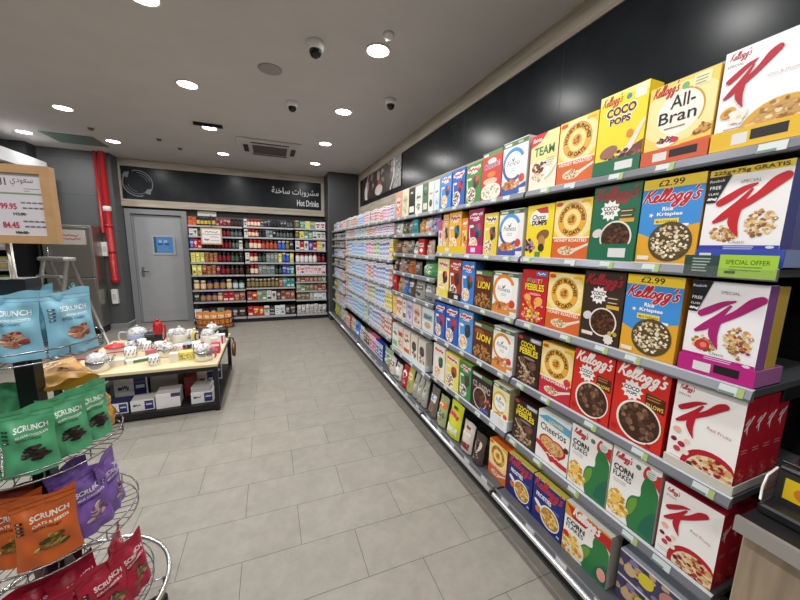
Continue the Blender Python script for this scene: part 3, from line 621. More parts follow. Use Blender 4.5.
def d_cocoy(c):
    c.rect(0, 0, 1, 1, 'EFD92B'); c.poly([(0, 0.9), (0.5, 0.96), (1, 0.9), (1, 1), (0, 1)], 'F3E88A'); c.script(0.06, 0.865, 0.45, 'B5172B', 0.018, 0.02); c.circ(0.62, 0.9, 0.055, '4E8E9A'); c.rect(0.74, 0.84, 0.96, 0.98, 'E9E9D0')
    c.text('COCO', 0.15, 0.70, 0.66, 'F6EFE4', hgt=0.13, bold=0.07); c.text('COCO', 0.17, 0.71, 0.62, '5A2A22', hgt=0.11, bold=0.045)
    c.text('POPS', 0.24, 0.60, 0.48, 'F6EFE4', hgt=0.1, bold=0.07); c.text('POPS', 0.26, 0.605, 0.44, '5A2A22', hgt=0.085, bold=0.045)
    c.poly([(0, 0.08), (0.2, 0.12), (0.45, 0.2), (0.75, 0.28), (1, 0.34), (1, 0), (0, 0)], '7A4038'); c.ribbon([(0.55, 0.18), (0.75, 0.3), (0.92, 0.5), (1.0, 0.58)], [0.16, 0.12, 0.08, 0.05], 'E9DFD6'); c.flakes(0.6, 0.16, 0.4, 0.1, ['6A3428', '8C5044', '4A221A', 'A06A58'], 60, 0.06, 5); c.ell(0.72, 0.45, 0.07, 0.05, 'D98A2B', 12); c.ell(0.3, 0.28, 0.2, 0.07, '9A6A5C', 14, ang=0.3)
def d_honey(bottom='D9662B', straw=False):
    def f(c):
        c.rect(0, 0, 1, 1, 'EFCB4A'); c.ell(0.5, 0.66, 0.56, 0.35, 'F3DE96', 26)
        c.star(0.5, 0.66, 0.40, 0.47, 22, 'F5E6B0'); c.circ(0.5, 0.66, 0.39, 'D98E28'); c.circ(0.5, 0.66, 0.375, 'E8A83A'); c.circ(0.5, 0.66, 0.235, 'F4D98A'); c.circ(0.5, 0.66, 0.13, 'E2A23E'); c.flakes(0.5, 0.66, 0.09, 0.06, ['8C5424', 'B0712E', 'C98B3A'], 22, 0.035, 2)
        W = c.w
        c.text('HONEY BUNCHES', 0, 0, 1, '2E1A10', hgt=0.068, bold=0.03, arc=(0.258*W, 3.25, -3.35, 0.5, 0.66))
        c.text('OF OATS', 0, 0, 1, '2E1A10', hgt=0.07, bold=0.03, arc=(0.258*W, 3.95, 1.6, 0.5, 0.66))
        c.ell(0.12, 0.94, 0.1, 0.035, 'D2502A', 14); c.rect(0.72, 0.93, 0.95, 0.96, 'E9B02E')
        c.rect(0, 0, 1, 0.37, bottom); c.rect(0, 0.345, 1, 0.37, 'F4E9D8')
        c.text('STRAWBERRY' if straw else 'HONEY ROASTED', 0.06, 0.285, 0.88, 'F6F0E4', hgt=0.052, bold=0.02)
        c.ell(0.42, 0.13, 0.24, 0.075, 'E6DDD0', 22); c.ribbon([(0.6, 0.13), (0.8, 0.19), (1.0, 0.25)], [0.09, 0.06, 0.05], 'E6DDD0'); c.flakes(0.42, 0.14, 0.21, 0.065, REDF if straw else OATS, 50, 0.035, 8)
        if straw: c.circ(0.88, 0.4, 0.1, 'D2334A')
    return f
def d_team(c):
    c.rect(0, 0, 1, 1, 'EFE9CF'); c.rect(0, 0.5, 1, 1, 'F2DE9A'); c.poly([(0, 1), (0.6, 1), (0.35, 0.84), (0, 0.78)], 'CE2430'); c.text('Sante', 0.05, 0.87, 0.34, 'F6F0EA', hgt=0.07, bold=0.02, shear=0.3)
    c.text('TEAM', 0.14, 0.605, 0.74, '2F7A48', hgt=0.16, bold=0.03); c.ell(0.4, 0.3, 0.36, 0.2, 'F4F0E4', 22); c.flakes(0.35, 0.4, 0.24, 0.1, ['3A2A22', '2A201C', 'C9622E', '5A4436', 'E6D8C0'], 40, 0.075, 4); c.flakes(0.36, 0.22, 0.24, 0.08, ['D9C49A', 'B99A6A', 'E9DCC0'], 40, 0.05, 6); c.lines(0.62, 0.52, 0.3, 4, 'A9B58E', 0.04, 0.01); c.ribbon([(0.6, 0.16), (0.8, 0.24), (1, 0.4)], 0.02, 'B9A878')
def d_fit(ring, low, bg='EDEBE8'):
    def f(c):
        c.rect(0, 0, 1, 1, bg); c.rect(0, 0.9, 1, 1, '55704A'); c.rect(0, 0.985, 1, 1, 'E4E6DE'); c.rect(0.06, 0.92, 0.35, 0.965, 'E8E8E0'); c.rect(0.6, 0.92, 0.8, 0.965, 'A9B89A')
        c.arc(0.46, 0.55, 0.36, 0.46, 0.5, 3.5, ring, 26); c.arc(0.46, 0.55, 0.35, 0.44, 3.2, 5.4, low, 20); c.circ(0.46, 0.55, 0.35, 'F6F5F2')
        if ring != 'E3C23A' or True: c.text('Fitness', 0.2, 0.54, 0.52, '3E4A5E', hgt=0.1, shear=0.2)
        c.ribbon([(0.4, 0.68), (0.45, 0.63), (0.52, 0.71)], [0.01, 0.045, 0.01], '2E3A4A'); c.lines(0.36, 0.48, 0.24, 2, '9AA6B4', 0.04, 0.012)
        c.poly([(0, 0), (0.7, 0), (1, 0.12), (1, 0.2), (0.6, 0.12), (0.2, 0.1), (0, 0.2)], low); c.flakes(0.38, 0.19, 0.34, 0.08, ['B8672E', 'D08A4A', '8E4A1E', 'C97A3A', 'DDA468'], 60, 0.06, 3); c.circ(0.82, 0.28, 0.11, 'D8402E' if ring != 'E08A2E' else 'D2442A'); c.rect(0.76, 0.04, 0.96, 0.1, 'E9EAF0')
    return f
def d_redloops(c):
    c.rect(0, 0, 1, 1, 'CF3A33'); c.rect(0, 0.9, 1, 1, '6E8A54'); c.rect(0.05, 0.92, 0.3, 0.97, 'E8E8E0'); c.ell(0.5, 0.8, 0.22, 0.06, 'F2E8D8', 16); c.text('CHEERIOS', 0.12, 0.64, 0.78, 'F4EFE6', hgt=0.11, bold=0.05, ang=0.05); c.text('CHEERIOS', 0.13, 0.648, 0.75, '6A4A8A', hgt=0.095, bold=0.02, ang=0.05)
    c.ell(0.5, 0.52, 0.22, 0.06, 'E8823A', 14); c.ell(0.45, 0.38, 0.36, 0.07, 'F0C4A8', 16); c.ell(0.5, 0.15, 0.52, 0.19, 'EDE9DC', 22); c.flakes(0.5, 0.16, 0.42, 0.13, ['8FAF8C', 'C9B88A', 'E4E0CE', '6A8A6A', 'D9CFAE'], 36, 0.05, 2)
def d_mini(bg, acc, logo='D8303A', low=None, seed=0, food=None):
    """small continental cereal carton: coloured ground, red-and-white swash, picture blob, bowl at foot"""
    def f(c):
        rnd = random.Random(seed); c.rect(0, 0, 1, 1, bg)
        c.ribbon([(0.08, 0.82), (0.35, 0.86), (0.65, 0.84), (0.92, 0.9)], [0.1, 0.2, 0.2, 0.1], 'F2ECE8'); c.squiggle(0.14, 0.85, 0.7, logo, seed, 0.075, 0.018); c.squiggle(0.3, 0.76, 0.45, 'F2ECE8', seed+1, 0.035, 0.012)
        c.ell(0.66, 0.52, 0.2, 0.16, acc, 16, ang=0.5); c.ell(0.74, 0.60, 0.1, 0.08, logo if seed % 2 else '2E3A5E', 12); c.ell(0.62, 0.42, 0.12, 0.08, '3A2E3E', 12); c.ell(0.25, 0.62, 0.14, 0.035, 'F2ECE8', 12)
        c.ribbon([(0.1, 0.66), (0.12, 0.4), (0.3, 0.22), (0.6, 0.1)], [0.03, 0.07, 0.09, 0.05], 'EDE6DC')
        if low: c.rect(0, 0, 1, 0.17, low); c.rect(0.12, 0.05, 0.4, 0.12, 'F2ECE0')
        c.circ(0.38, 0.2, 0.3, 'F0E9DC'); cols = food or GOLD; c.flakes(0.38, 0.2, 0.25, 0.25*c.w/c.h, cols, 44, 0.05, seed)
    return f
def d_lion(c):
    c.rect(0, 0, 1, 1, '5A2C18'); c.rect(0, 0.88, 1, 1, '5E7A4A'); c.rect(0.05, 0.9, 0.4, 0.97, 'D8DCC8'); c.poly([(0, 0.45), (1, 0.55), (1, 0.86), (0.5, 0.8), (0, 0.88)], '6E2E1A'); c.ell(0.3, 0.76, 0.26, 0.08, 'A0522A', 14)
    c.text('LION', 0.14, 0.5, 0.8, '2A140C', hgt=0.24, bold=0.06, shear=0.15); c.text('LION', 0.16, 0.52, 0.76, 'F2D23A', hgt=0.2, bold=0.03, shear=0.15)
    c.flakes(0.5, 0.2, 0.5, 0.19, ['A0703E', '7A4A28', 'C08A50', '5A3018', 'B67E48'], 90, 0.07, 3)
def d_pebbles(bg, first, fcols, deco):
    def f(c):
        c.rect(0, 0, 1, 1, bg); c.ell(0.13, 0.94, 0.1, 0.035, 'C9303A', 12); c.rect(0.55, 0.9, 0.97, 0.98, '4E7EB8' if first == 'FRUITY' else 'A9B0BC'); c.squiggle(0.6, 0.94, 0.3, 'E8ECF2', 2, 0.03, 0.01)
        n = len(first)
        if first == 'FRUITY':
            for i, ch in enumerate(first): c.text(ch, 0.2+i*0.105, 0.755+0.01*(i % 2), 0.085, fcols[i % len(fcols)], hgt=0.085, bold=0.04)
        else: c.text(first, 0.16, 0.76, 0.62, 'F2D92A', hgt=0.12, bold=0.04, ang=-0.03)
        c.text('PEBBLES', 0.11, 0.605, 0.8, '2A1A08', hgt=0.155, bold=0.05); c.text('PEBBLES', 0.13, 0.615, 0.76, 'F2D92A', hgt=0.13, bold=0.03)
        c.ell(0.55, 0.55, 0.25, 0.025, deco[0], 12); c.ribbon([(0.1, 0.5), (0.3, 0.38), (0.6, 0.2), (0.8, 0.12)], [0.04, 0.12, 0.12, 0.03], deco[1]); c.ell(0.7, 0.42, 0.17, 0.09, deco[2], 14, ang=0.4); c.ell(0.28, 0.47, 0.14, 0.07, deco[2], 14, ang=-0.4)
        c.ell(0.55, 0.12, 0.42, 0.12, deco[3], 20); c.flakes(0.5, 0.13, 0.42, 0.11, deco[4], 70, 0.06, 5); c.flakes(0.5, 0.33, 0.4, 0.15, deco[4], 22, 0.05, 6)
    return f
FRU = d_pebbles('C8202C', 'FRUITY', ['5ABF4A', '3A8AD8', 'F2A22A', 'B05AC8', 'F2D92A', '4AC8C0'], ['F08AA0', 'E2842E', 'F0B05A', 'B01A24', ['E2842E', 'F2D24A', 'D84A3A', '8ABF4A', 'EFA0A8', 'F0C49A']])
COP = d_pebbles('2E1A14', 'COCOA', ['F2D92A'], ['8A7A70', 'C9B48C', '6A4A38', '3A241A', ['6A4630', '8A6448', '4A2E1E', 'A8886A', 'C9B090']])
def d_dumps(c):
    c.rect(0, 0, 1, 1, 'F0D82A'); c.ell(0.45, 0.76, 0.36, 0.16, 'F4EFE6', 18, ang=0.2); c.poly([(0.3, 0.93), (0.75, 0.95), (0.8, 0.83), (0.5, 0.84)], 'C8303A'); c.text('Choco', 0.2, 0.72, 0.5, '3A1A12', hgt=0.1, bold=0.02, shear=0.2); c.text('DUMPS', 0.2, 0.61, 0.56, '2A140E', hgt=0.1, bold=0.05)
    c.ell(0.65, 0.42, 0.24, 0.1, '8A5A36', 14, ang=0.3); c.ell(0.62, 0.30, 0.13, 0.12, 'B98A52', 14); c.ell(0.62, 0.18, 0.12, 0.08, '3E3020', 12); c.flakes(0.15, 0.2, 0.2, 0.16, ['5A3040', '8A5A70', '3A2028', 'B08AA0'], 40, 0.07, 3); c.rect(0.4, 0, 0.6, 0.1, '5A8A4A')
def d_cheer(c):
    c.rect(0, 0, 1, 1, 'EEEEE8'); c.poly([(0, 0.86), (0.3, 0.97), (1, 0.93), (1, 0.78), (0.2, 0.83)], '5FA9CF'); c.text('LOWER', 0.36, 0.83, 0.44, 'F0E070', hgt=0.07, bold=0.03); c.rect(0, 0.96, 1, 1, 'DDE8EC')
    c.text('Cheerios', 0.1, 0.63, 0.8, '1A1A1C', hgt=0.14, bold=0.012)
    c.ell(0.36, 0.42, 0.27, 0.15, 'B8202C', 24); c.ell(0.66, 0.40, 0.27, 0.15, 'B8202C', 24); c.poly([(0.12, 0.36), (0.9, 0.33), (0.62, 0.12), (0.5, 0.08)], 'B8202C')
    c.ell(0.37, 0.42, 0.23, 0.12, 'D9A868', 20); c.ell(0.64, 0.40, 0.23, 0.12, 'D9A868', 20); c.poly([(0.2, 0.38), (0.82, 0.34), (0.52, 0.17)], 'D9A868'); c.flakes(0.5, 0.38, 0.32, 0.11, ['C98E4E', 'E0B47A', 'A86E32', 'EBC794'], 110, 0.035, 3)
    c.ribbon([(0.0, 0.34), (0.3, 0.26), (0.65, 0.16), (1, 0.14)], [0.12, 0.13, 0.13, 0.12], 'C2202C'); c.squiggle(0.35, 0.22, 0.5, 'F2E8E4', 3, 0.025, 0.01); c.circ(0.93, 0.5, 0.07, '3A2A2A')
def d_corn(c, words=True):
    c.rect(0, 0, 1, 1, 'F2F0EC')
    c.poly(smooth_path([(1.0, 0.93), (0.86, 0.9), (0.74, 0.97), (0.66, 0.86), (0.7, 0.78), (0.84, 0.8), (1.0, 0.7)], 5), 'C9302A')
    c.poly(smooth_path([(0.5, 0.0), (0.43, 0.16), (0.42, 0.34), (0.5, 0.46), (0.66, 0.52), (0.66, 0.66), (0.72, 0.80), (0.84, 0.82), (0.95, 0.72), (1.0, 0.58), (1.0, 0.0)], 5), '2E7A42'); c.poly(smooth_path([(0.7, 0.06), (0.78, 0.26), (1.0, 0.42), (1.0, 0.02)], 5), '1F6650')
    c.poly(smooth_path([(0.44, 0.2), (0.46, 0.38), (0.6, 0.46), (0.62, 0.36), (0.54, 0.2)], 4), '6A9A3A')
    c.flakes(0.2, 0.22, 0.24, 0.17, GOLD+['F3E2AE'], 90, 0.075, 3)
    c.script(0.07, 0.86, 0.38, 'C01E34', 0.018, 0.0); c.circ(0.56, 0.885, 0.055, '5A7A6A'); c.circ(0.82, 0.88, 0.1, 'D5DDD8'); c.lines(0.75, 0.9, 0.14, 3, '7A8A84', 0.03, 0.008)
    if words: c.text('CORN', 0.06, 0.685, 0.42, '17171A', hgt=0.085, bold=0.03); c.text('FLAKES', 0.06, 0.595, 0.40, '17171A', hgt=0.075, bold=0.005); c.lines(0.08, 0.55, 0.3, 2, 'B8A8B0', 0.03, 0.01)
def d_corn6(c):
    d_corn(c, False); c.poly([(0, 0.74), (1, 0.78), (1, 1), (0, 1)], 'C4241E'); c.poly([(0, 0.965), (1, 0.965), (1, 1), (0, 1)], 'E9B02E'); c.poly([(0, 0.74), (0.2, 0.75), (0.1, 0.9), (0, 0.965)], 'E2962A'); c.script(0.2, 0.83, 0.62, 'F6F0EA', 0.04, 0.0)
    c.text('CORN', 0.06, 0.6, 0.42, '17171A', hgt=0.1, bold=0.03); c.text('FLAKES', 0.06, 0.5, 0.40, '17171A', hgt=0.085, bold=0.005); c.ell(0.22, 0.2, 0.3, 0.26, 'EFE6D2', 22); c.flakes(0.2, 0.2, 0.25, 0.21, GOLD+['F3E2AE'], 80, 0.06, 3); c.circ(0.08, 0.36, 0.07, 'C4301E'); c.ell(0.9, 0.2, 0.09, 0.12, 'E9A08A', 12)
def d_frost(c):
    c.rect(0, 0, 1, 1, '1E2A78'); c.rect(0, 0.965, 1, 1, 'D8C85A'); c.script(0.04, 0.78, 0.96, 'C0303C', 0.042, -0.01, 0.85); c.text('FROSTIES', 0.12, 0.57, 0.5, 'F4F4F6', hgt=0.1, bold=0.035)
    c.ell(0.6, 0.29, 0.32, 0.24, 'F0EEEA', 26, ang=-0.3); c.ell(0.61, 0.29, 0.285, 0.205, 'B98A4A', 26, ang=-0.3); c.flakes(0.61, 0.29, 0.25, 0.17, GOLD+['F3E2AE', 'A8742E'], 90, 0.05, 3); c.ell(0.2, 0.42, 0.14, 0.05, 'F0EEEA', 12, ang=-0.5); c.ell(0.22, 0.28, 0.1, 0.07, 'D8782A', 12, ang=-0.5); c.lines(0.7, 0.55, 0.2, 2, '8A92C8', 0.035, 0.01); c.rect(0.86, 0.06, 0.95, 0.1, 'C8CCE4')
def d_classic(c):
    c.rect(0, 0, 1, 1, '2E1A18'); c.rect(0, 0.88, 1, 1, '5E7A4A'); c.rect(0.05, 0.9, 0.5, 0.97, 'D8DCD8'); c.text('CLASSIC', 0.06, 0.6, 0.86, 'F2EEE6', hgt=0.16, bold=0.05, ang=-0.04); c.text('CLASSIC', 0.07, 0.61, 0.83, '3A1614', hgt=0.14, bold=0.015, ang=-0.04); c.circ(0.46, 0.33, 0.34, 'EBC9BC'); c.circ(0.46, 0.33, 0.31, '4A1E18'); c.flakes(0.46, 0.33, 0.26, 0.2, CHOC, 60, 0.07, 2); c.flakes(0.85, 0.3, 0.12, 0.16, ['8C2A24', 'C98A7A', '5A1A18'], 24, 0.06, 4); c.rect(0.5, 0.03, 0.9, 0.12, '3E62A8')
def d_plain(bg, acc, seed=0, food=None, word='5A5A5E'):
    def f(c):
        rnd = random.Random(seed); c.rect(0, 0, 1, 1, bg); c.rect(0, 0.68, 1, 1, acc if seed % 3 == 1 else bg); c.squiggle(0.18, 0.8, 0.6, word, seed, 0.06, 0.02); c.squiggle(0.25, 0.68, 0.45, word, seed+3, 0.035, 0.012)
        c.ell(0.5, 0.52, 0.3, 0.1, acc, 14); c.circ(0.5, 0.22, 0.34, 'E9E4DA'); c.flakes(0.5, 0.22, 0.28, 0.12, food or ['8A7A62', 'B9A688', '6A5A4A', 'D8CDB8'], 26, 0.07, seed)
    return f
SIDE_RED = lambda c: (c.rect(0, 0, 1, 1, 'B51C2E'), c.bigk(0.15, 0.62, 0.7, 0.2, 'F2E8E6'), c.lines(0.2, 0.45, 0.6, 2, 'D8A0A4', 0.03, 0.008), c.flakes(0.5, 0.14, 0.45, 0.1, ['7A1424', 'D86A50', 'C93A3A', '5A0E1C'], 30, 0.12, 3))

# ---- cereal cartons, bays one and two --------------------------------------------------
Z1, Z2, Z3, Z4, Z5, Z6 = 1.937, 1.597, 1.25, 0.905, 0.555, 0.2
CC = 'cereal_carton'; CT = 'cereal box'
def cc(label, y0, y1, z, h, d, front, **k): return carton(CC, label, CT, y0, y1, z, h, d, front, **k)
# top shelf
cc('white carton with red letter K and honey oat bowl, top shelf right end', 0.462, 0.656, Z1+0.003, 0.275, d_granola, 'F2F0F1', side='C9A040')
cc('yellow and orange bran carton with black All-Bran lettering, top shelf', 0.662, 0.863, Z1+0.003, 0.258, d_allbran, 'E9A040', top='F1CF62', side='E9C25A')
cc('bright yellow COCO POPS carton on the top shelf', 0.868, 1.059, Z1+0.003, 0.302, d_cocoy, 'EFD92B', side='D9C020')
cc('yellow oat-bunches carton with orange sun ring, top shelf', 1.061, 1.257, Z1, 0.270, d_honey(), 'EFCB4A', side='E2B03A')
cc('cream TEAM carton with red corner, top shelf', 1.260, 1.438, Z1, 0.266, d_team, 'EFE9CF', side='CE2430')
cc('white flake carton with blue ring, top shelf', 1.460, 1.662, Z1, 0.288, d_fit('4E8ECF', '3A5AA8'), 'EDEBE8', side='DADBD8')
cc('red carton with green top strip and white bowl, top shelf', 1.668, 1.862, Z1, 0.280, d_redloops, 'CF3A33', side='B8302A')
cc('green carton with yellow top, top shelf', 1.868, 2.046, Z1, 0.25, d_mini('4E8A3A', '6A3A2A', 'D8504A', None, 3, CHOC), '5A8F3E', top='C9CF3A', side='7FA83A')
cc('dark blue carton with red figure patch, top shelf', 2.059, 2.231, Z1, 0.252, d_mini('2E5FC0', 'C03040', 'D8404A', None, 4, CHOC+['C98A5A']), '2E5FC0', side='2A4A98')
cc('sky blue carton with orange flakes, top shelf, left of the dark blue one', 2.245, 2.411, Z1, 0.249, d_mini('4A90DC', '5A4A8A', 'D8605A', None, 5, ['E8A43A', 'F2C05A', 'D98A2A']), '4A90DC', side='3A78C0')
# second shelf
cc('white K carton with yellow GRATIS band, second shelf', 0.463, 0.647, Z2+0.003, 0.283, d_k('F2F0F0', 'C4202A', band='3A3E9E', heap=True, top='E9C93A'), 'F2F0F0', side='5A5E98', depth=0.06)
cc('grey-violet carton hidden behind the GRATIS carton', 0.463, 0.647, Z2+0.003, 0.283, None, '6A6E9E', x=XF+0.064, depth=0.06)
cc('blue and yellow rice carton with £2.99 band, second shelf', 0.652, 0.843, Z2, 0.290, d_rice, '3F8FD8', side='D9A030')
cc('dark green carton with white splash and chocolate bowl, second shelf', 0.846, 1.042, Z2+0.003, 0.292, d_coco('1F6A4A', 'A82A34'), '1F6A4A', side='185A3E')
cc('yellow oat-bunches carton with orange sun ring, second shelf', 1.044, 1.243, Z2, 0.263, d_honey(), 'EFCB4A', side='E2B03A')
cc('lemon yellow carton with white word patch, second shelf', 1.246, 1.425, Z2, 0.260, d_dumps, 'F0D82A', side='E0C020')
cc('white flake carton with blue ring, second shelf', 1.450, 1.654, Z2, 0.258, d_fit('5A9AD8', '4A5AA8'), 'EDEBE8', side='DADBD8')
cc('narrow yellow and cream carton left of the blue ring carton, second shelf', 1.668, 1.806, Z2, 0.253, d_mini('E9CE4A', '8A5A3A', '3A3A6A', None, 6, ['8A5A3A', 'B88A5A']), 'E9CE4A', top='8A9A6A', side='D8B83A')
cc('crimson carton in a pink tray, second shelf', 1.815, 1.987, Z2+0.003, 0.289, d_mini('9A1F52', '3A6A7A', 'D0406A', None, 7, ['E8A06A', 'F0B88A', 'D88A4A']), '9A1F52', side='7A1840')
cc('orange yellow carton with teal figure patch, second shelf', 2.075, 2.252, Z2+0.003, 0.293, d_mini('EDB02E', '2E7A8A', 'D8403A', None, 8), 'EDB02E', side='E8A020')
cc('narrow orange carton edge between crimson and orange yellow cartons', 1.995, 2.068, Z2+0.003, 0.24, d_mini('E88A2E', 'F2D23A', 'E9E4D8', 'F2ECE0', 9), 'E88A2E')
cc('tan carton at the left end of the second cereal shelf', 2.260, 2.345, Z2+0.003, 0.285, d_mini('D9AE6E', '5A3A4A', 'C8503A', None, 10), 'D9AE6E')
cc('pale carton with pink lid leaning at the left shelf end, second shelf', 2.352, 2.418, Z2+0.003, 0.25, d_plain('E6DCD2', 'C9507A', 4), 'E6DCD2')
# third shelf
cc('white K carton with magenta base and strawberry, third shelf', 0.463, 0.647, Z3+0.003, 0.294, d_k('F0EDF0', 'A81F6E', band='B01F78', heap=True, berries=True), 'F0EDF0', side='8E5A98', depth=0.05)
cc('yellow carton standing behind the magenta K carton', 0.463, 0.647, Z3+0.003, 0.29, None, 'C9A84A', x=XF+0.053, depth=0.06)
cc('blue and yellow rice carton with £2.99 band, third shelf', 0.665, 0.858, Z3, 0.300, d_rice, '3F8FD8', side='D9A030')
cc('dark brown carton with white splash and chocolate bowl, third shelf', 0.861, 1.042, Z3, 0.300, d_coco('3A2A20', 'A82430', '4A3420'), '3A2A20', side='2E2018')
cc('yellow oat-bunches carton with orange sun ring, third shelf', 1.044, 1.243, Z3, 0.276, d_honey(), 'EFCB4A', side='E2B03A')
cc('red FRUITY PEBBLES carton, third shelf', 1.246, 1.425, Z3, 0.278, FRU, 'C8202C', side='A81A24')
cc('white flake carton with orange ring, third shelf', 1.455, 1.675, Z3, 0.25, d_fit('E08A2E', 'D98A3A'), 'EDEBE8', side='DADBD8')
cc('brown LION carton, third shelf', 1.69, 1.868, Z3, 0.242, d_lion, '5A2C18', side='6E8A5A')
cc('blue carton with diving figure patch, third shelf', 1.878, 2.040, Z3, 0.293, d_mini('3F7FD0', '2E5A3A', 'D8303A', None, 11), '3F7FD0', side='3468B0')
cc('red-brown carton with dark base tray, third shelf', 2.045, 2.215, Z3+0.003, 0.297, d_mini('A83A22', '5A2A1A', 'D8504A', None, 12, CHOC+['C98A5A']), 'A83A22', side='8A2E1A')
cc('cream and yellow carton at the left end of the third cereal shelf', 2.220, 2.405, Z3+0.003, 0.297, d_mini('EAD98E', '3A2E2A', 'D8404A', None, 13), 'EAD98E', side='D9C46A')
# fourth shelf: four red-sided K cartons one behind another
for k in range(4):
    cc(['white K carton with red fruit bowl, front of the file of four, fourth shelf', 'second red-sided K carton in the file of four, fourth shelf', 'third red-sided K carton in the file of four, fourth shelf', 'rearmost red-sided K carton in the file of four, fourth shelf'][k],
       0.462, 0.645, Z4+0.003, 0.303, d_k('F4F1EE', 'B5172B', berries=True) if k == 0 else None, 'F4F1EE' if k == 0 else 'B51C2E', side='B51C2E', top='B51C2E', depth=0.062, x=XF+k*0.065, sideart=SIDE_RED)
cc('red chocolate-fill COCO POPS carton, right one of two on the fourth shelf', 0.659, 0.857, Z4, 0.304, d_cocofill, 'D22A1F', side='B8241A')
cc('red chocolate-fill COCO POPS carton, left one of two on the fourth shelf', 0.860, 1.050, Z4, 0.296, d_cocofill, 'D22A1F', side='B8241A')
cc('strawberry oat-bunches carton with red base, fourth shelf', 1.052, 1.244, Z4, 0.270, d_honey('C2283A', True), 'EDBE4A', side='C2283A')
cc('dark brown COCOA PEBBLES carton, fourth shelf', 1.247, 1.425, Z4, 0.266, COP, '2E1A14', side='241410')
cc('white flake carton with orange ring, fourth shelf', 1.450, 1.640, Z4, 0.262, d_fit('E0922E', 'D98A3A'), 'EDEBE8', side='DADBD8')
cc('brown LION carton, fourth shelf', 1.645, 1.850, Z4, 0.243, d_lion, '5A2C18', side='6E8A5A')
cc('light blue carton with orange flakes, fourth shelf', 1.862, 2.050, Z4, 0.292, d_mini('5A94D4', '2E4A3A', 'D8303A', None, 14), '5A94D4', side='4A7EB8')
cc('royal blue carton, right one of the pair on the fourth shelf', 2.056, 2.243, Z4, 0.288, d_mini('2E5CB8', 'B03A4A', 'D8303A', None, 15, ['C98A5A', '8A5A3A', 'E0B08A']), '2E5CB8', side='264C9A')
cc('royal blue carton, left one of the pair on the fourth shelf', 2.250, 2.422, Z4, 0.287, d_mini('2E5CB8', 'B03A4A', 'D8303A', None, 15, ['C98A5A', '8A5A3A', 'E0B08A']), '2E5CB8', side='264C9A')
# fifth shelf
for k in range(3):
    cc(['white K carton with red fruit bowl and red top, fifth shelf', 'second K carton behind the red-topped one, fifth shelf', 'rearmost K carton in the file on the fifth shelf'][k], 0.463, 0.632, Z5, 0.275, d_k('F4F1EE', 'B5172B', berries=True) if k == 0 else None, 'F4F1EE' if k == 0 else 'B51C2E', side='A81A2C', top='9E1A2E', depth=0.062, x=XF+k*0.065, sideart=SIDE_RED)
cc('white CORN FLAKES carton with green shape, right one of two on the fifth shelf', 0.641, 0.825, Z5, 0.300, d_corn, 'F2F0EC', side='D9D6CE', top='E4E2DC')
cc('white CORN FLAKES carton with green shape, left one of two on the fifth shelf', 0.828, 1.022, Z5, 0.292, d_corn, 'F2F0EC', side='D9D6CE', top='E4E2DC')
cc('white oat-ring carton with red heart bowl, fifth shelf', 1.026, 1.227, Z5, 0.262, d_cheer, 'EEEEE8', side='DDE0DC')
cc('dark brown COCOA PEBBLES carton, fifth shelf', 1.230, 1.412, Z5, 0.245, COP, '2E1A14', side='241410')
cc('pale yellow flake carton with yellow ring in white tray, fifth shelf', 1.450, 1.605, Z5+0.003, 0.26, d_fit('E3C23A', 'D9B03A', 'EFE6B8'), 'EFE6B8', side='E0D49A')
cc('dark CLASSIC carton with green top strip, fifth shelf', 1.616, 1.840, Z5, 0.25, d_classic, '2E1A18', side='201210')
cc('green carton with dark figure patch, fifth shelf', 1.845, 2.002, Z5, 0.269, d_mini('3E8A4A', '5A3A2A', 'D8504A', None, 16, CHOC), '3E8A4A', top='B9C83A', side='347A40')
cc('pale yellow carton with dog-coloured patch, fifth shelf', 2.008, 2.215, Z5, 0.267, d_mini('EBDD6A', '8A4A2A', 'D8303A', None, 17, ['8A5A3A', 'C98A4A', '3A2A20']), 'EBDD6A', side='D9C84A')
cc('white carton with orange juice patch, left end of the fifth cereal shelf', 2.222, 2.422, Z5, 0.28, d_mini('EFE9E2', '4A7A3A', 'D8303A', None, 18, ['E8A43A', 'F2C05A', 'D98A2A']), 'EFE9E2', side='D9D2C8')
# base deck
cc('CORN FLAKES carton with red top band, base deck', 0.78, 1.010, Z6, 0.255, d_corn6, 'F2F0EC', side='C9C6BA')
cc('navy FROSTIES carton, right one of two on the base deck', 1.014, 1.216, Z6, 0.25, d_frost, '1E2A78', top='D8C85A', side='18225E')
cc('navy FROSTIES carton, left one of two on the base deck', 1.220, 1.416, Z6, 0.25, d_frost, '1E2A78', top='D8C85A', side='18225E')
cc('yellow oat-bunches carton with orange sun ring, base deck', 1.43, 1.60, Z6, 0.235, d_honey(), 'EFCB4A', side='D9662B', top='D9662B')
def d_snack(c):
    c.rect(0, 0, 1, 1, '4A4468'); c.flakes(0.5, 0.5, 0.5, 0.5, ['8A7FA8', 'C9A88A', 'D8C060', 'B98A7A', '3A3A5A'], 40, 0.06, 3); c.circ(0.36, 0.5, 0.1, 'E2D22E'); c.rect(0, 0.93, 1, 1, 'E9E6E2'); c.circ(0.15, 0.4, 0.08, 'D9B88A'); c.circ(0.65, 0.45, 0.12, 'C98A80'); c.circ(0.88, 0.4, 0.07, 'D9B88A')
for k in range(2):
    o = carton('snack_carton', ['flat purple and yellow snack carton on the base deck, lower of two', 'flat purple and yellow snack carton on the base deck, upper of two'][k], 'box', 0.47, 0.76, Z6+k*0.112, 0.11, d_snack, '4A4468', side='3A3650', top='AEB6C4', depth=0.16, x=XF+0.03)
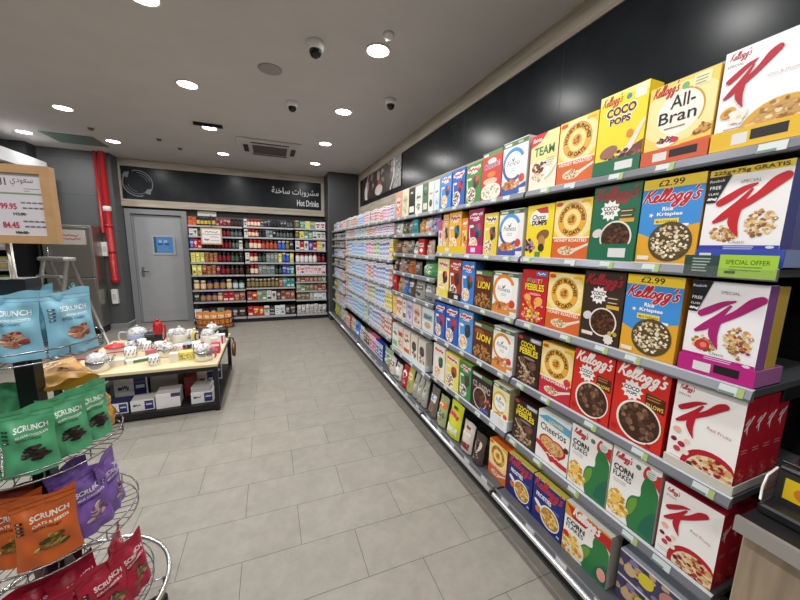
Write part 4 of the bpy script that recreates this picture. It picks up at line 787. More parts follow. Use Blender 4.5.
# shelf-ready trays
def art_tray(bg, lab, dark=None):
    def f(c):
        c.rect(0, 0, 1, 1, bg)
        c.rect(lab[0], 0.2, lab[1], 0.75, 'DCDDDA')
        if dark: c.rect(dark[0], 0.3, dark[1], 0.8, '1E1A1C')
    return f
tray('yellow shelf tray under the granola K carton, top shelf', 0.452, 0.658, Z1, 0.055, 'E2B62E', art_tray('E2B62E', (0.25, 0.42), (0.45, 0.82)), 0.09)
tray('orange-red shelf tray under the bran carton, top shelf', 0.661, 0.864, Z1, 0.05, 'CF5A34', art_tray('CF5A34', (0.2, 0.42), (0.46, 0.86)), 0.09)
tray('dark green shelf tray under the COCO POPS carton, top shelf', 0.867, 1.06, Z1, 0.055, '1F6A4A', art_tray('1F6A4A', (0.5, 0.86)), 0.09)
tray('blue shelf tray under the GRATIS carton, second shelf', 0.448, 0.649, Z2, 0.05, '3A4FAE', art_tray('3A4FAE', (0.05, 0.2)), 0.15, side='8FA0C8')
tray('dark green shelf tray under the green chocolate carton, second shelf', 0.845, 1.043, Z2, 0.065, '1F6A4A', art_tray('1F6A4A', (0.48, 0.84)), 0.09)
tray('pink shelf tray under the crimson carton, second shelf', 1.812, 1.99, Z2, 0.055, 'D02A7E', art_tray('D02A7E', (0.3, 0.6)), 0.09)
tray('yellow shelf tray under the orange and tan cartons, second shelf', 1.992, 2.42, Z2, 0.05, 'E2C22E', art_tray('E2C22E', (0.3, 0.45)), 0.09)
tray('magenta shelf tray under the strawberry K carton, third shelf', 0.456, 0.65, Z3, 0.052, 'B8237E', art_tray('B8237E', (0.22, 0.46), (0.5, 0.82)), 0.15, side='A86AA0')
tray('dark brown shelf tray under the red-brown carton, third shelf', 2.043, 2.216, Z3, 0.05, '3A2218', art_tray('3A2218', (0.55, 0.85)), 0.09)
tray('yellow shelf tray under the cream carton, third shelf', 2.218, 2.408, Z3, 0.06, 'E9D45A', art_tray('E9D45A', (0.1, 0.3)), 0.09)
tray('grey-white shelf tray under the file of four K cartons, fourth shelf', 0.456, 0.648, Z4, 0.03, 'C9C4BC', None, 0.275, side='B9B6AE')
tray('white shelf tray under the pale yellow flake carton, fifth shelf', 1.448, 1.607, Z5, 0.065, 'E6E8EA', art_tray('E6E8EA', (0.5, 0.8)), 0.09)
# special-offer card clipped to the second price rail
oc = empty('offer_card', (XL-0.012, 0.545, 1.565), 'lime green SPECIAL OFFER card on the second shelf edge', 'sign', rz=RZ)
mb = MB(); mb.box(-0.03, 0.095, 0, 0.001, 0, 0.065, P('A4CC3C')); cd = Card(mb, 0.125, 0.065, org=(0.0325, 0, 0)); cd.text('SPECIAL OFFER', 0.12, 0.58, 0.76, '2E4A14', hgt=0.2); cd.lines(0.2, 0.45, 0.6, 2, '6A9A2A', 0.14, 0.05); cd.rect(0.12, 0.16, 0.32, 0.28, '3A5A14'); mb.build('green_card', oc)
mb = MB(); mb.box(-0.12, -0.031, 0, 0.001, 0, 0.062, P('2E4640')); cd = Card(mb, 0.089, 0.062, org=(-0.0755, 0, 0)); cd.lines(0.25, 0.8, 0.55, 5, 'A9B8B0', 0.15, 0.06); mb.build('dark_green_panel', oc)
mb = MB(); mb.box(-0.125, 0.10, -0.003, -0.0015, -0.002, 0.03, M_GLASS); mb.build('clear_holder', oc)

# ------------------------------------------------------------------ pouches and small packs
def pouch_mesh(wd, h, t, base, art=None, nx=10, nz=12, seed=0, seal=0.07, wr=1.0, stand=True, back=None):
    rnd = random.Random(seed); mb = MB(); m = foil(base)
    ph = [rnd.uniform(0, 6.28) for _ in range(6)]
    def surf(u, v):
        e = max(0.0, 1-abs(2*u-1)**2.6)**0.7
        vv = min(1, v/(1-seal))
        prof = ((1-vv**2.2)**0.75 if stand else (max(0.0, 1-abs(2*vv-1)**3.0))**0.8) if v < 1-seal else 0
        if stand: prof *= 0.75+0.25*min(1, v/0.25)
        wrk = wr*t*0.09*(math.sin(9*u+5*v+ph[0])*math.sin(7*v-4*u+ph[1])+0.6*math.sin(15*v+6*u+ph[2])*math.sin(11*u+ph[3]))
        return -(0.001+0.5*t*e*prof+wrk*e*(1 if v < 1-seal else 0.3))
    def edge(u, v):          # sides draw in where the pouch is full
        return 1-0.05*math.sin(PI*min(1, max(0, v)))*wr
    for sgn in (1, -1):
        b = len(mb.v)
        for j in range(nz+1):
            v = j/nz
            for i in range(nx+1):
                u = i/nx; y = surf(u, v)*sgn
                mb.v.append(((u-0.5)*wd*edge(u, v), y, v*h+0.004*wr*math.sin(7*u+ph[4])*(v > 0.97)))
        for j in range(nz):
            for i in range(nx):
                q = b+j*(nx+1)+i; f = [q, q+1, q+nx+2, q+nx+1]; mb.face(f if sgn > 0 else f[::-1], m if sgn > 0 else (foil(back) if back else m), True)
    if stand:
        b = len(mb.v)
        for i in range(nx+1):
            u = i/nx; y = surf(u, 0); mb.v += [((u-0.5)*wd*edge(u, 0), y, 0), ((u-0.5)*wd*edge(u, 0), -y, 0)]
        for i in range(nx): q = b+2*i; mb.face([q, q+1, q+3, q+2], m)
    if art: art(Card(mb, wd*0.955, h, surf=surf))
    return mb
def art_small(seed, inks, dark=False):
    def f(c):
        rnd = random.Random(seed); k = rnd.randrange(4)
        a = inks
        if k == 0: c.rect(0.12, 0.5, 0.88, 0.74, a[0]); c.squiggle(0.2, 0.62, 0.6, a[1], seed, 0.07, 0.03); c.ell(0.5, 0.28, 0.28, 0.13, a[2 % len(a)], 14)
        elif k == 1: c.ell(0.5, 0.6, 0.34, 0.18, a[0], 16); c.squiggle(0.24, 0.6, 0.52, a[1], seed, 0.08, 0.03); c.flakes(0.5, 0.28, 0.3, 0.14, a, 14, 0.1, seed)
        elif k == 2: c.rect(0.1, 0.1, 0.9, 0.32, a[0]); c.squiggle(0.18, 0.62, 0.64, a[1], seed, 0.1, 0.04); c.rect(0.3, 0.78, 0.7, 0.86, a[2 % len(a)])
        else: c.rect(0.06, 0.62, 0.94, 0.8, a[0]); c.flakes(0.5, 0.36, 0.36, 0.2, a, 22, 0.1, seed); c.squiggle(0.2, 0.71, 0.6, a[1], seed, 0.06, 0.025)
    return f
def look_far(l): return 'far bays' in l or 'farthest bay' in l
def art_band(seed, inks):
    def f(c):
        rnd = random.Random(seed); c.rect(0, 0.8, 1, 1, 'E9ECF0'); c.squiggle(0.12, 0.9, 0.76, inks[2 % len(inks)], seed, 0.06, 0.015)
        c.rect(0.04, 0.2, 0.46, 0.78, inks[0]); c.rect(0.54, 0.2, 0.96, 0.78, inks[0]); c.rect(0, 0.7, 1, 0.74, inks[2 % len(inks)])
        for u in (0.08, 0.58): c.squiggle(u, 0.6, 0.34, inks[1], seed+3, 0.07, 0.03); c.ell(u+0.17, 0.38, 0.14, 0.09, inks[1], 10)
        c.rect(0, 0, 1, 0.12, 'E4E4E8'); c.lines(0.1, 0.09, 0.8, 2, inks[2 % len(inks)], 0.05, 0.02)
    return f
def pack(kind, label, cat, x, y, z, rz, wd, h, t, base, seed, inks, group=None, side=None, tilt=0.0):
    """one small packaged good: pouch / carton / tin / jar / bottle, built round its base centre, front facing local -Y"""
    fx = art_small
    if kind == 'carton' and look_far(label): fx = art_band
    if kind == 'pouch':
        mb = pouch_mesh(wd, h, t, base, art_small(seed, inks), 6, 8, seed); nm = 'snack_pouch'
    elif kind == 'carton':
        mb = MB(); mb.box(-wd/2, wd/2, -t/2, t/2, 0, h, P(base), side=P(side or base), top=P(side or base)); fx(seed, inks)(Card(mb, wd, h, org=(0, -t/2, 0))); nm = 'small_carton'
    elif kind == 'tin':
        r = wd/2; mb = MB(); nm = 'tin'; bd = P(base); b2 = P(inks[0]); b3 = P(inks[1])
        mb.lathe([(r*0.96, 0), (r, 0.004), (r, h*0.28), (r, h*0.62), (r, h*0.9), (r*1.02, h*0.9), (r*1.02, h*0.985), (r*0.9, h)], bd, 14, mats=[bd, bd, b2, bd, bd, b3, b3, b3])
    o = mb.build(nm, None, (x, y, z), rz); o.rotation_euler = (tilt, 0, rz)
    return tag(o, label, cat, group)
SHN = {8: 'top', 7: 'second'}
LV_NAME = ['top', 'second', 'third', 'fourth', 'fifth', 'sixth', 'seventh', 'eighth', 'base']
# third bay: cartons on top, pouches below
def row(bay, li, z, items, group=None):
    """items: (kind, y0, y1, h, base colour, look, inks[, thickness]) listed from the far end (left in view)"""
    for i, it in enumerate(items):
        kind, y0, y1, h, base, look, inks = it[:7]; t = it[7] if len(it) > 7 else 0.07
        wd = abs(y1-y0)-0.004; cat = {'pouch': 'bag', 'carton': 'box', 'tin': 'tin'}[kind]
        rr = random.Random(hash((bay, li, i)) % 9999 if False else (li*31+i*7+len(bay)))
        tt = wd if kind == 'tin' else t
        lab = f'{look}, {ORD[i]} from left on {LV_NAME[li]} shelf of the {bay}'
        pack(kind, lab, cat, XF+0.004+tt/2, (y0+y1)/2, z, RZ, wd, h, tt, base, li*17+i*5+3, inks, group)
ZC = [z+0.037 for z in LC]+[0.2]
B3 = 'third bay'
C_ = lambda *a: a
row(B3, 0, ZC[0], [('carton', 3.442, 3.24, 0.262, 'D9A08A', 'salmon pink carton', ['E9DCCB', 'B8453A', 'D9602E']), ('carton', 3.236, 3.068, 0.262, 'E3DAC0', 'beige carton', ['D2C7A4', '9AA07A', 'C8B88C']), ('carton', 3.062, 2.923, 0.25, '2A2E2A', 'black and white carton', ['E6E4DE', '2A2E2A', 'C8CAB8']),
    ('carton', 2.915, 2.757, 0.246, 'E9E6DF', 'white carton with grey print', ['D9D6CE', '5A5E60', 'B9B0A0']), ('carton', 2.75, 2.646, 0.246, '4E7A5A', 'dark green striped carton', ['D9DCC8', '2E4A3A', 'B89A7A']), ('carton', 2.64, 2.54, 0.24, 'EDE4DE', 'white carton with red word', ['F2E8E0', 'C8505A', '4A5A4A']), ('carton', 2.533, 2.436, 0.238, 'CFE4EE', 'pale blue carton', ['E4EEF2', '4E8AB0', 'D9A88A'])])
row(B3, 1, ZC[1], [('pouch', 3.45, 3.26, 0.13, 'DAD8D2', 'crumpled white pouch', ['6A6A62', 'F2F0EA', '4A4A44']), ('pouch', 3.25, 3.1, 0.13, '5E6A4A', 'dark green pouch', ['2E3A2A', 'E0DCC8', '8A8A6A']), ('pouch', 3.09, 2.96, 0.13, '8E8676', 'taupe pouch with pink spot', ['4A5A3E', 'E4DCCE', 'C86A6A']), ('carton', 2.95, 2.83, 0.13, '2A8E9A', 'teal carton', ['1E6E7A', '9ADCE0', '4AB0B8']),
    ('pouch', 2.82, 2.72, 0.13, 'D99A3A', 'orange pouch', ['C9702A', 'F2E4C8', 'B85A1E']), ('pouch', 2.71, 2.6, 0.13, 'E2DCD8', 'white pouch with orange dots', ['D8743A', 'F4F0EA', 'A84A2A']), ('pouch', 2.59, 2.45, 0.14, '9A8EC0', 'lilac pouch', ['C8C0DC', '3A3460', 'E6E2EE'])], None)
row(B3, 2, ZC[2], [('pouch', 3.45, 3.27, 0.13, '6A4A36', 'brown nut pouch', ['D9B08A', '3A2A20', 'B8784A']), ('pouch', 3.26, 3.12, 0.13, 'B89A82', 'tan pouch', ['6A4A3A', 'E8D8C8', '4A3028']), ('pouch', 3.11, 2.97, 0.13, '8A8678', 'grey clear-front pouch', ['4A463C', 'D8D4C8', '6A5A46']), ('pouch', 2.94, 2.83, 0.12, 'B9BCB9', 'silver pouch', ['E8E8E4', '4A4E4A', 'D8D8D2']), ('carton', 2.81, 2.68, 0.14, 'C4261E', 'red carton', ['E9DCD2', '8A1812', 'F2E8DC']), ('pouch', 2.66, 2.54, 0.13, 'C8B0A0', 'pale brown pouch', ['A8602E', 'F2E8DE', 'D8743A'])])
row(B3, 3, ZC[3], [('pouch', 3.45, 3.33, 0.14, '3E2E2C', 'dark brown pouch', ['B8A098', 'E6DCD8', '6A4A44']), ('pouch', 3.32, 3.2, 0.14, 'A89088', 'mauve brown pouch', ['4A3430', 'E8DED8', '6A4A44']), ('pouch', 3.19, 3.06, 0.14, '8E6A5A', 'brown pouch', ['3A2620', 'E2D2C4', 'C89A80']), ('pouch', 3.05, 2.93, 0.14, 'B9682E', 'amber pouch', ['6A3014', 'E8C08A', 'D8442A']), ('pouch', 2.92, 2.78, 0.12, '6A625A', 'grey brown pouch', ['C8BCA8', '2E2A26', '9A8A76']), ('pouch', 2.74, 2.5, 0.145, '4F9A62', 'large green pouch with cream patch', ['D8DCB8', 'E9EAD2', '6EB078'], 0.1)])
row(B3, 4, ZC[4], [('carton', 3.45, 3.34, 0.17, 'B8202A', 'dark red carton', ['8A141C', 'E0A89A', 'D83A3A']), ('pouch', 3.33, 3.2, 0.17, 'B89E7E', 'granola pouch with green head', ['6A8A5A', '5A4430', 'D8C0A0']), ('pouch', 3.19, 3.05, 0.18, '2E6EC0', 'blue pouch', ['8A6A4A', 'DCE6F2', 'B08A60']), ('pouch', 3.03, 2.92, 0.18, '5E5852', 'dark grey pouch', ['E4E0DA', '2E2A28', '9A928A']), ('pouch', 2.9, 2.7, 0.17, 'A8A49C', 'clear seed pouch', ['5A564E', 'E8E6E0', '3E3A34']), ('pouch', 2.69, 2.5, 0.16, '8E9094', 'silver grey pouch', ['5A5C60', 'D8DADC', 'C9CCBE'])])
row(B3, 5, ZC[5], [('carton', 3.45, 3.35, 0.22, 'E6C24A', 'yellow carton', ['F2E4B0', 'B8862A', 'D8A43A']), ('carton', 3.34, 3.17, 0.22, 'EBDDD2', 'white carton with red corner', ['C8303A', 'E8B0A8', 'D8505A']), ('carton', 3.16, 3.06, 0.21, 'DDD9D2', 'white carton with spotted print', ['6A6660', 'B9B0A4', '4A4640']), ('carton', 3.05, 2.9, 0.22, 'CFC6DE', 'pale lilac carton', ['A89AC0', '6A6480', '7A7068']), ('carton', 2.89, 2.7, 0.22, 'E2CFC2', 'peach carton with bowl print', ['D8A48A', '8A6A5A', '6A5A4A']), ('carton', 2.68, 2.45, 0.22, 'D4DCDE', 'pale grey blue carton', ['8EA4B0', '5A6A74', 'C8A070'])])
row(B3, 6, ZC[6], [('carton', 3.45, 3.28, 0.27, 'E6E8E0', 'white carton with green patch', ['7AC08A', '5A6A5A', 'A8DCB0']), ('carton', 3.27, 3.14, 0.27, 'EBD9CE', 'cream carton with red stripe', ['C8503A', '8A4A3A', 'D87A5A']), ('carton', 3.12, 2.94, 0.27, 'E9DCCB', 'cream carton with orange stripe', ['C8602E', '8A3A2A', 'B88A4A']), ('carton', 2.92, 2.76, 0.27, 'E2DACB', 'cream carton with dark fruit print', ['3A2E3A', '6A5A4A', 'B89A6A']), ('carton', 2.74, 2.58, 0.27, 'DED6C6', 'cream carton with grape print', ['4A2E4A', '6A5A4A', 'A8A05A'])])
tray('white slim shelf tray, left one, sixth level of the third bay', 2.86, 3.12, ZC[6], 0.05, 'DDE6EA', None, 0.09)
tray('white slim shelf tray, right one, sixth level of the third bay', 2.56, 2.85, ZC[6], 0.05, 'E2E8EA', None, 0.09)
# base decks with soft bags (third and second bay)
def bag(label, y, z, wd, h, t, base, seed, inks, lean=0.14, dx=-0.05):
    mb = pouch_mesh(wd, h, t, base, art_small(seed, inks), 8, 10, seed); o = mb.build('snack_pouch', None, (XF+dx+t/2, y, z+0.004), RZ); o.rotation_euler = (-lean, 0, RZ); return tag(o, label, 'bag')
for a in [('lion-brown patterned pouch right beside the oat-bunches carton, base deck', 1.69, 0.11, 0.2, 0.06, '4A3A34', 1, ['C8B8A8', '2A1E1A', '8A5A4A']), ('pale pouch with dark red top, base deck', 1.83, 0.13, 0.21, 0.06, 'C9BEB0', 7, ['8A2A3A', 'E9E0D4', '6A2430']), ('lime yellow pouch with red top, base deck', 2.02, 0.17, 0.27, 0.07, 'C9CF2E', 5, ['E9ECD8', 'C8285A', '3A3A4A']),
          ('pale green and orange pouch behind the lime pouch, base deck', 2.2, 0.13, 0.24, 0.06, '9CA878', 11, ['D8743A', 'E2E0D0', '4A7A6A']), ('dark pouch with blue and orange spots, base deck', 2.36, 0.13, 0.25, 0.06, '6A645C', 14, ['D8D4CC', '3A7AC0', 'C86A3A']),
          ('grey-white oat pouch, first from right of three', 2.53, 0.085, 0.25, 0.07, 'A8A69A', 20, ['C8C6BA', '8A887C', 'B8B4A4']), ('grey-white oat pouch, middle of three', 2.63, 0.085, 0.25, 0.07, 'A8A69A', 20, ['C8C6BA', '8A887C', 'B8B4A4']), ('grey-white oat pouch, leftmost of three', 2.73, 0.085, 0.25, 0.07, 'A8A69A', 20, ['C8C6BA', '8A887C', 'B8B4A4']),
          ('olive pouch left of the oat pouches, base deck', 2.86, 0.12, 0.26, 0.06, 'B0AC62', 31, ['D8D49A', '6A6A34', '8E8A4A']), ('red and white pouch, base deck of third bay', 3.0, 0.14, 0.22, 0.07, 'B82030', 33, ['EDE4E0', '8A141C', 'E8D0C8']), ('white folded pouch, base deck of third bay', 3.2, 0.16, 0.17, 0.08, 'D0CEC6', 35, ['8A887E', 'F0EEE8', '5A584E']), ('white and brown pouch, base deck of third bay', 3.38, 0.15, 0.19, 0.07, 'C8C4BA', 37, ['8A4A44', 'F0EEE8', '6A3A34'])]:
    bag(a[0], a[1], 0.2, *a[2:])
# far bays of baby-food cartons and tins
FAR = 'far bays'
def far_row(li, z, seq, y1, y0, hs):
    n = len(seq); dy = (y1-y0)/n
    row(FAR, li, z, [(k, y1-i*dy-0.002, y1-(i+1)*dy+0.002, hs*(0.92+0.08*((i*7+li) % 3)/2), base, look, inks) for i, (k, base, look, inks) in enumerate(seq)])
WB = ('carton', 'DDE5EE', 'white carton with sky blue band', ['5E9EDA', 'F2F6FA', '4A78B4']); BB = ('carton', '70ACE0', 'sky blue carton', ['DCEAF8', '4E84C0', 'A8CCEE']); BS = ('carton', '9CC4E8', 'pale blue carton with white top', ['C4DCF2', '3F78B8', '5A8CC4'])
WP = ('carton', 'E8E2E6', 'white carton with pink block', ['D878A2', 'F6F0F2', 'A85078']); WG = ('carton', 'E4E8E2', 'white carton with green block', ['72B064', 'F0F4EE', '3F7A44']); WL = ('carton', 'DEE0EA', 'white carton with lilac block', ['7E8AC6', 'F0F2F8', '565F9C'])
YC = ('carton', 'E0C860', 'yellow carton', ['F4E6A0', 'A88430', 'D8B060']); TW = ('tin', 'D2D1CE', 'white tin', ['8E8C88', 'BEBAB4']); TG = ('tin', 'A8A49E', 'grey tin', ['5E5A54', 'DEDCD6']); TB = ('tin', 'D4D2CC', 'white tin with blue band', ['6A7AB4', 'C6C8D4']); PK = ('carton', 'DDBCB0', 'pink carton', ['B8685A', 'F2E4DE', 'C88A70']); OR = ('carton', 'DAB496', 'orange-brown carton', ['B07850', 'F2E2D0', '8A5A3A'])
LG = ('pouch', 'A4AA5A', 'olive green pouch', ['6A7A34', 'E6E8C8', '8A9448']); RD = ('carton', 'C06A64', 'dull red carton', ['F2E0DC', '8A3A34', 'E8B4AC']); CR = ('carton', 'D8D0C0', 'cream carton', ['A89A84', 'F0EADC', '8A7A64'])
NEARN = [TW, WB, RD]
def two(n0, a, b):            # near part (22 places) and far part of a row
    return a, b
YJ = 5.95
ROWS = [[OR, OR, WG, WL, PK, OR, PK, BB, BB, BS, WP, WP, TW, WP, PK, WP, RD, WP, WP, WL],
        [WL, WP, OR, OR, PK, BB, BB, WG, BS, WG, RD, PK, RD, WP, WL, WP, WL, WP],
        [RD, CR, WB, WB, BS, BB, BB, BB, BB, BS, BB, WP, WP, WP, WG, WG, WL, WL, WL, YC],
        [RD, CR, CR, WB, BS, BB, BB, BB, BB, BB, BS, WP, PK, RD, WL, WL, WL, WL, WB, PK],
        [RD, CR, WB, WB, BB, BB, BB, BB, BB, BS, WP, CR, CR, WG, WL, WB, WB, YC, YC],
        [RD, WB, WL, WL, BB, BB, BB, BB, BB, BS, WG, TW, WB, WL, WL, WL, PK, RD, RD]]
for li, h_ in enumerate((0.165, 0.13, 0.25, 0.25, 0.265, 0.275)): far_row(li, LDN[li]+0.037, ROWS[li], 5.94, 3.48, h_)
FARR = [[TW, TW, WB, TW, RD, WP], [TG, TW, TG, TG], [TG, TG, TW, TG], [TB, TB, WL, WB, RD], [TW, TG, TW, TW], [TW, WB, BB, RD, CR], [LG, LG, CR, WB, RD], [LG, CR, PK, WB]]
FAR = 'farthest bay'
for li, (h_, r_) in enumerate(zip((0.15, 0.10, 0.09, 0.14, 0.12, 0.17, 0.19, 0.2), FARR)): far_row(li, LDF[li]+0.037, r_, 7.16, 5.97, h_)
FAR = 'far bays'
far_row(8, 0.2, [('pouch', 'C0CC2E', 'lime pouch', ['8A9A1E', 'F0F4C8', '6A7A1A']), LG, ('pouch', 'D2CCC0', 'white pouch', ['8A8478', 'F0ECE4', '6A645A']), ('pouch', 'C4C0B4', 'pale grey pouch', ['8A7A64', 'EAE6DC', 'B84A3A']), RD, ('pouch', 'D4C8BA', 'cream pouch', ['B8602E', 'F0E8DC', '8A5A3A']), ('pouch', '3E86D0', 'blue pouch', ['DCEAF8', '1E4E8A', '8AC0F0']), ('pouch', 'DCDAE2', 'white and violet pouch', ['6A4A9A', 'F0EEF4', 'A88AC8']), ('carton', '7A5A46', 'brown carton', ['4A3428', 'D8C4B0', 'A8846A']), ('carton', 'D46A92', 'pink carton', ['F2D0DE', '8A2E54', 'E89AB8']), ('carton', '2E48B0', 'royal blue carton', ['DCE2F4', '1A2A74', '6A84D8']), ('pouch', '8EB08E', 'mint spotted pouch', ['E2ECE0', '3A4A3A', 'C8D8C8'])], 7.12, 3.48, 0.22)

# ------------------------------------------------------------------ poster, counter and bin at the near end
po = MB(); po.box(-1.075, 1.075, 0, 0.006, 0, 0.45, P('3A302E')); cd = Card(po, 2.15, 0.45)
rnd = random.Random(21)
for i in range(46):
    u = rnd.random(); v = rnd.uniform(0.1, 1); ww = rnd.uniform(0.015, 0.05); hh = rnd.uniform(0.12, 0.4)
    cd.ell(u, v*0.9, ww, hh*0.5, rnd.choice(['6A5650', '8A7470', '4A3A36', 'A8928C', '2A2220', '7A625C', 'B09A92', '3E302C']), 12, ang=rnd.uniform(-0.3, 0.3))
cd.ell(0.52, 0.35, 0.05, 0.16, 'B0404E', 14); cd.ell(0.50, 0.2, 0.1, 0.2, 'D8CCC8', 14); cd.ell(0.12, 0.3, 0.05, 0.3, 'CFC6C0', 14)
cd.ribbon([(0.16, 0.0), (0.14, 0.5), (0.2, 1.0)], 0.012, 'D8D2CC'); cd.rect(0.84, 0, 1, 1, '9A9A98'); cd.flakes(0.92, 0.5, 0.08, 0.5, ['7A7A78', 'B4B4B0', '5A5A58', 'C8C8C4'], 70, 0.012, 3); cd.ribbon([(0.78, 0.0), (0.85, 0.45), (0.86, 1.0)], 0.018, 'E2DEDA')
o = po.build('wall_poster', None, (XW-0.026, 5.8, 2.533), RZ); tag(o, 'wide brown photo poster with a red patch on the black wall band', 'poster')
kt = empty('counter', (1.5, -0.2, 0), 'wood-fronted counter with aluminium edge, lower right corner', 'counter')
mb = MB(); mb.cbox(-0.26, 0.3, -0.6, 0.605, 0.0, 0.86, M_COUNTER, 0.004); mb.build('carcass', kt)
mb = MB(); mb.box(-0.29, 0.3, -0.6, 0.61, 0.862, 0.9, M_BLACKP); mb.build('worktop', kt)
mb = MB(); mb.box(-0.305, -0.2905, -0.6, 0.612, 0.862, 0.905, M_ALU); mb.build('edge_strip', kt)
mb = MB(); mb.box(1.80, 1.84, -0.8, 0.43, 0.9, 2.06, M_BLACK)
for i in range(32): mb.box(1.794, 1.80, -0.8, 0.43, 0.93+i*0.036, 0.945+i*0.036, M_BLACKP)
tag(mb.build('slatted_panel'), 'black slatted back panel above the counter at right edge', 'panel')
bn = empty('scoop_bin', (1.47, 0.165, 0.90), 'black and clear scoop bin with yellow label on the counter', 'bin')
mb = MB(); mb.cbox(-0.186, 0.2, -0.26, 0.24, 0.0, 0.03, M_BLACKP, 0.006); mb.cbox(0.02, 0.2, -0.26, 0.24, 0.03, 0.13, M_BLACKP, 0.004); mb.build('base', bn)
for yy in (0.232, -0.256):
    mb = MB(); pr = [(-0.184, 0.03), (-0.186, 0.08), (-0.171, 0.112), (-0.118, 0.122), (0.02, 0.13), (0.02, 0.03)]; n = len(pr)
    mb.v += [(x, yy, z) for x, z in pr]+[(x, yy+0.003, z) for x, z in pr]
    mb.face(range(n), M_GLASS); mb.face([2*n-1-i for i in range(n)], M_GLASS)
    for i in range(n): j = (i+1) % n; mb.face([i, j, n+j, n+i], M_GLASS)
    mb.build('clear_side', bn)
mb = MB(); mb.tube([(-0.184, 0.236, 0.04), (-0.186, 0.236, 0.08), (-0.171, 0.236, 0.113), (-0.118, 0.236, 0.124)], 0.0028, M_WHITE); mb.build('white_edge', bn)
mb = MB(); mb.tube([(-0.112, -0.25, 0.130), (-0.112, 0.23, 0.130)], 0.006, M_CHROME, 8); mb.tube([(-0.09, -0.25, 0.138), (-0.09, 0.236, 0.138)], 0.005, M_CHROME, 8); mb.build('lid_rail', bn)
mb = MB(); mb.box(-0.122, -0.11, -0.25, 0.23, 0.03, 0.122, mat('dark_bin_front', '2A2A2E', 0.25)); mb.build('inner_front', bn)
lb = MB(); lb.box(-0.11, 0.11, 0, 0.001, 0, 0.062, P('E9C81E')); cd = Card(lb, 0.22, 0.062); cd.text('WARNING', 0.36, 0.5, 0.56, '2A2416', hgt=0.32, bold=0.02); cd.circ(0.17, 0.45, 0.08, 'D8842A'); cd.lines(0.36, 0.32, 0.56, 2, '8A7420', 0.18, 0.06)
lo = lb.build('yellow_label', bn); lo.location = (-0.1235, 0.105, 0.045); lo.rotation_euler = (0, 0, RZ)

# ------------------------------------------------------------------ back-wall fixture and its goods
BX = [(-1.43, -0.475), (-0.465, 0.515), (0.525, 1.195)]
BLV = [[1.93, 1.727, 1.485, 1.216, 0.965, 0.665, 0.425], [1.945, 1.737, 1.487, 1.218, 0.962, 0.688, 0.418], [1.95, 1.74, 1.487, 1.22, 0.958, 0.80, 0.60, 0.40]]
BNM = ['left bay', 'middle bay', 'right bay']; YF = 7.5
for bi, (x0, x1) in enumerate(BX):
    t = empty('wall_shelving', ((x0+x1)/2, 7.97, 0), f'grey back-wall shelving, {BNM[bi]} under the Hot Drinks sign', 'shelving', 'back-wall shelving bays'); hw = (x1-x0)/2; d0 = YF-7.97
    mb = MB(); mb.box(-hw, hw, 0, 0.025, 0, 2.16, M_BLACK); mb.box(-hw, hw, -0.002, 0, 2.0, 2.16, M_SHELF); mb.build('back_panel', t)
    for xx in (-hw, hw-0.02): mb = MB(); mb.box(xx, xx+0.02, -0.04, 0, 0, 2.14, M_BLACK); mb.build('upright', t)
    for zb in BLV[bi]:
        mb = MB(); mb.box(-hw+0.005, hw-0.005, d0+0.01, -0.04, zb+0.012, zb+0.03, M_SHELF); s = mb.build('shelf', t)
        mb = MB(); mb.box(-hw+0.005, hw-0.005, d0, d0+0.01, zb, zb+0.032, M_LIPTOP); mb.build('price_rail', s)
    mb = MB(); mb.box(-hw+0.005, hw-0.005, d0-0.05, -0.04, 0.08, 0.125, M_SHELF); mb.box(-hw+0.005, hw-0.005, d0-0.058, d0-0.05, 0.085, 0.128, M_LIPTOP); mb.build('base_deck', t)
    mb = MB(); mb.box(-hw, hw, d0-0.02, -0.04, 0, 0.08, M_BLACKP); mb.build('kick_plate', t)
def jar(x, y, z, r, h, glass, label, lid, lab, seed=0):
    mb = MB(); g = mat('jar_'+glass, glass, 0.2); l = P(label); k = mat('lid_'+lid, lid, 0.35)
    mb.lathe([(r*0.85, 0), (r, h*0.06), (r, h*0.16), (r*1.005, h*0.17), (r*1.005, h*0.62), (r, h*0.63), (r*0.8, h*0.76), (r*0.8, h*0.8), (r*0.9, h*0.8), (r*0.9, h*0.97), (r*0.8, h)], g, 10, mats=[g, g, g, l, l, g, g, k, k, k, k])
    return tag(mb.build('coffee_jar', None, (x, y, z)), lab, 'jar')
JARS = {'dj': ('2A1A14', '4A2A20', '1A1210', 'dark coffee jar'), 'yj': ('2A1E16', 'C9B04A', '1A1612', 'dark jar with yellow label'), 'rj': ('3A1416', '8A1C28', '2A1414', 'dark red coffee jar'), 'gj': ('2E3230', '5A6A64', '1A1C1C', 'dark grey coffee jar'), 'nj': ('2E2A26', '3E5A4A', '16181A', 'dark green labelled jar'),
        'pj': ('6A4A9A', 'B08A3E', '14121A', 'gold and purple jar with black lid'), 'cj': ('C98A4A', 'E8CFA8', 'D8D2C8', 'cream and orange jar'), 'tj': ('5A8A8E', 'C8D8D8', '1E2A2C', 'teal jar'), 'oj': ('5E4A30', '8A7A4A', 'B9B09A', 'olive brown jar with pale lid'), 'wj': ('D8D4CE', 'E8E4E0', '8A1C28', 'white jar with red lid'), 'bj': ('2E4AA0', '4A6AC0', 'C8CCD8', 'blue jar'), 'kj': ('141416', '2A2A2E', '3A3A3E', 'black jar'), 'cr': ('A82A30', 'E9D8B8', 'B8202A', 'cream and red coffee jar'), 'rb': ('8A3A2E', 'B8543E', '5A2A20', 'red-brown tin jar'), 'sl': ('8E9290', 'C4C8C6', '5A5E5C', 'silver jar')}
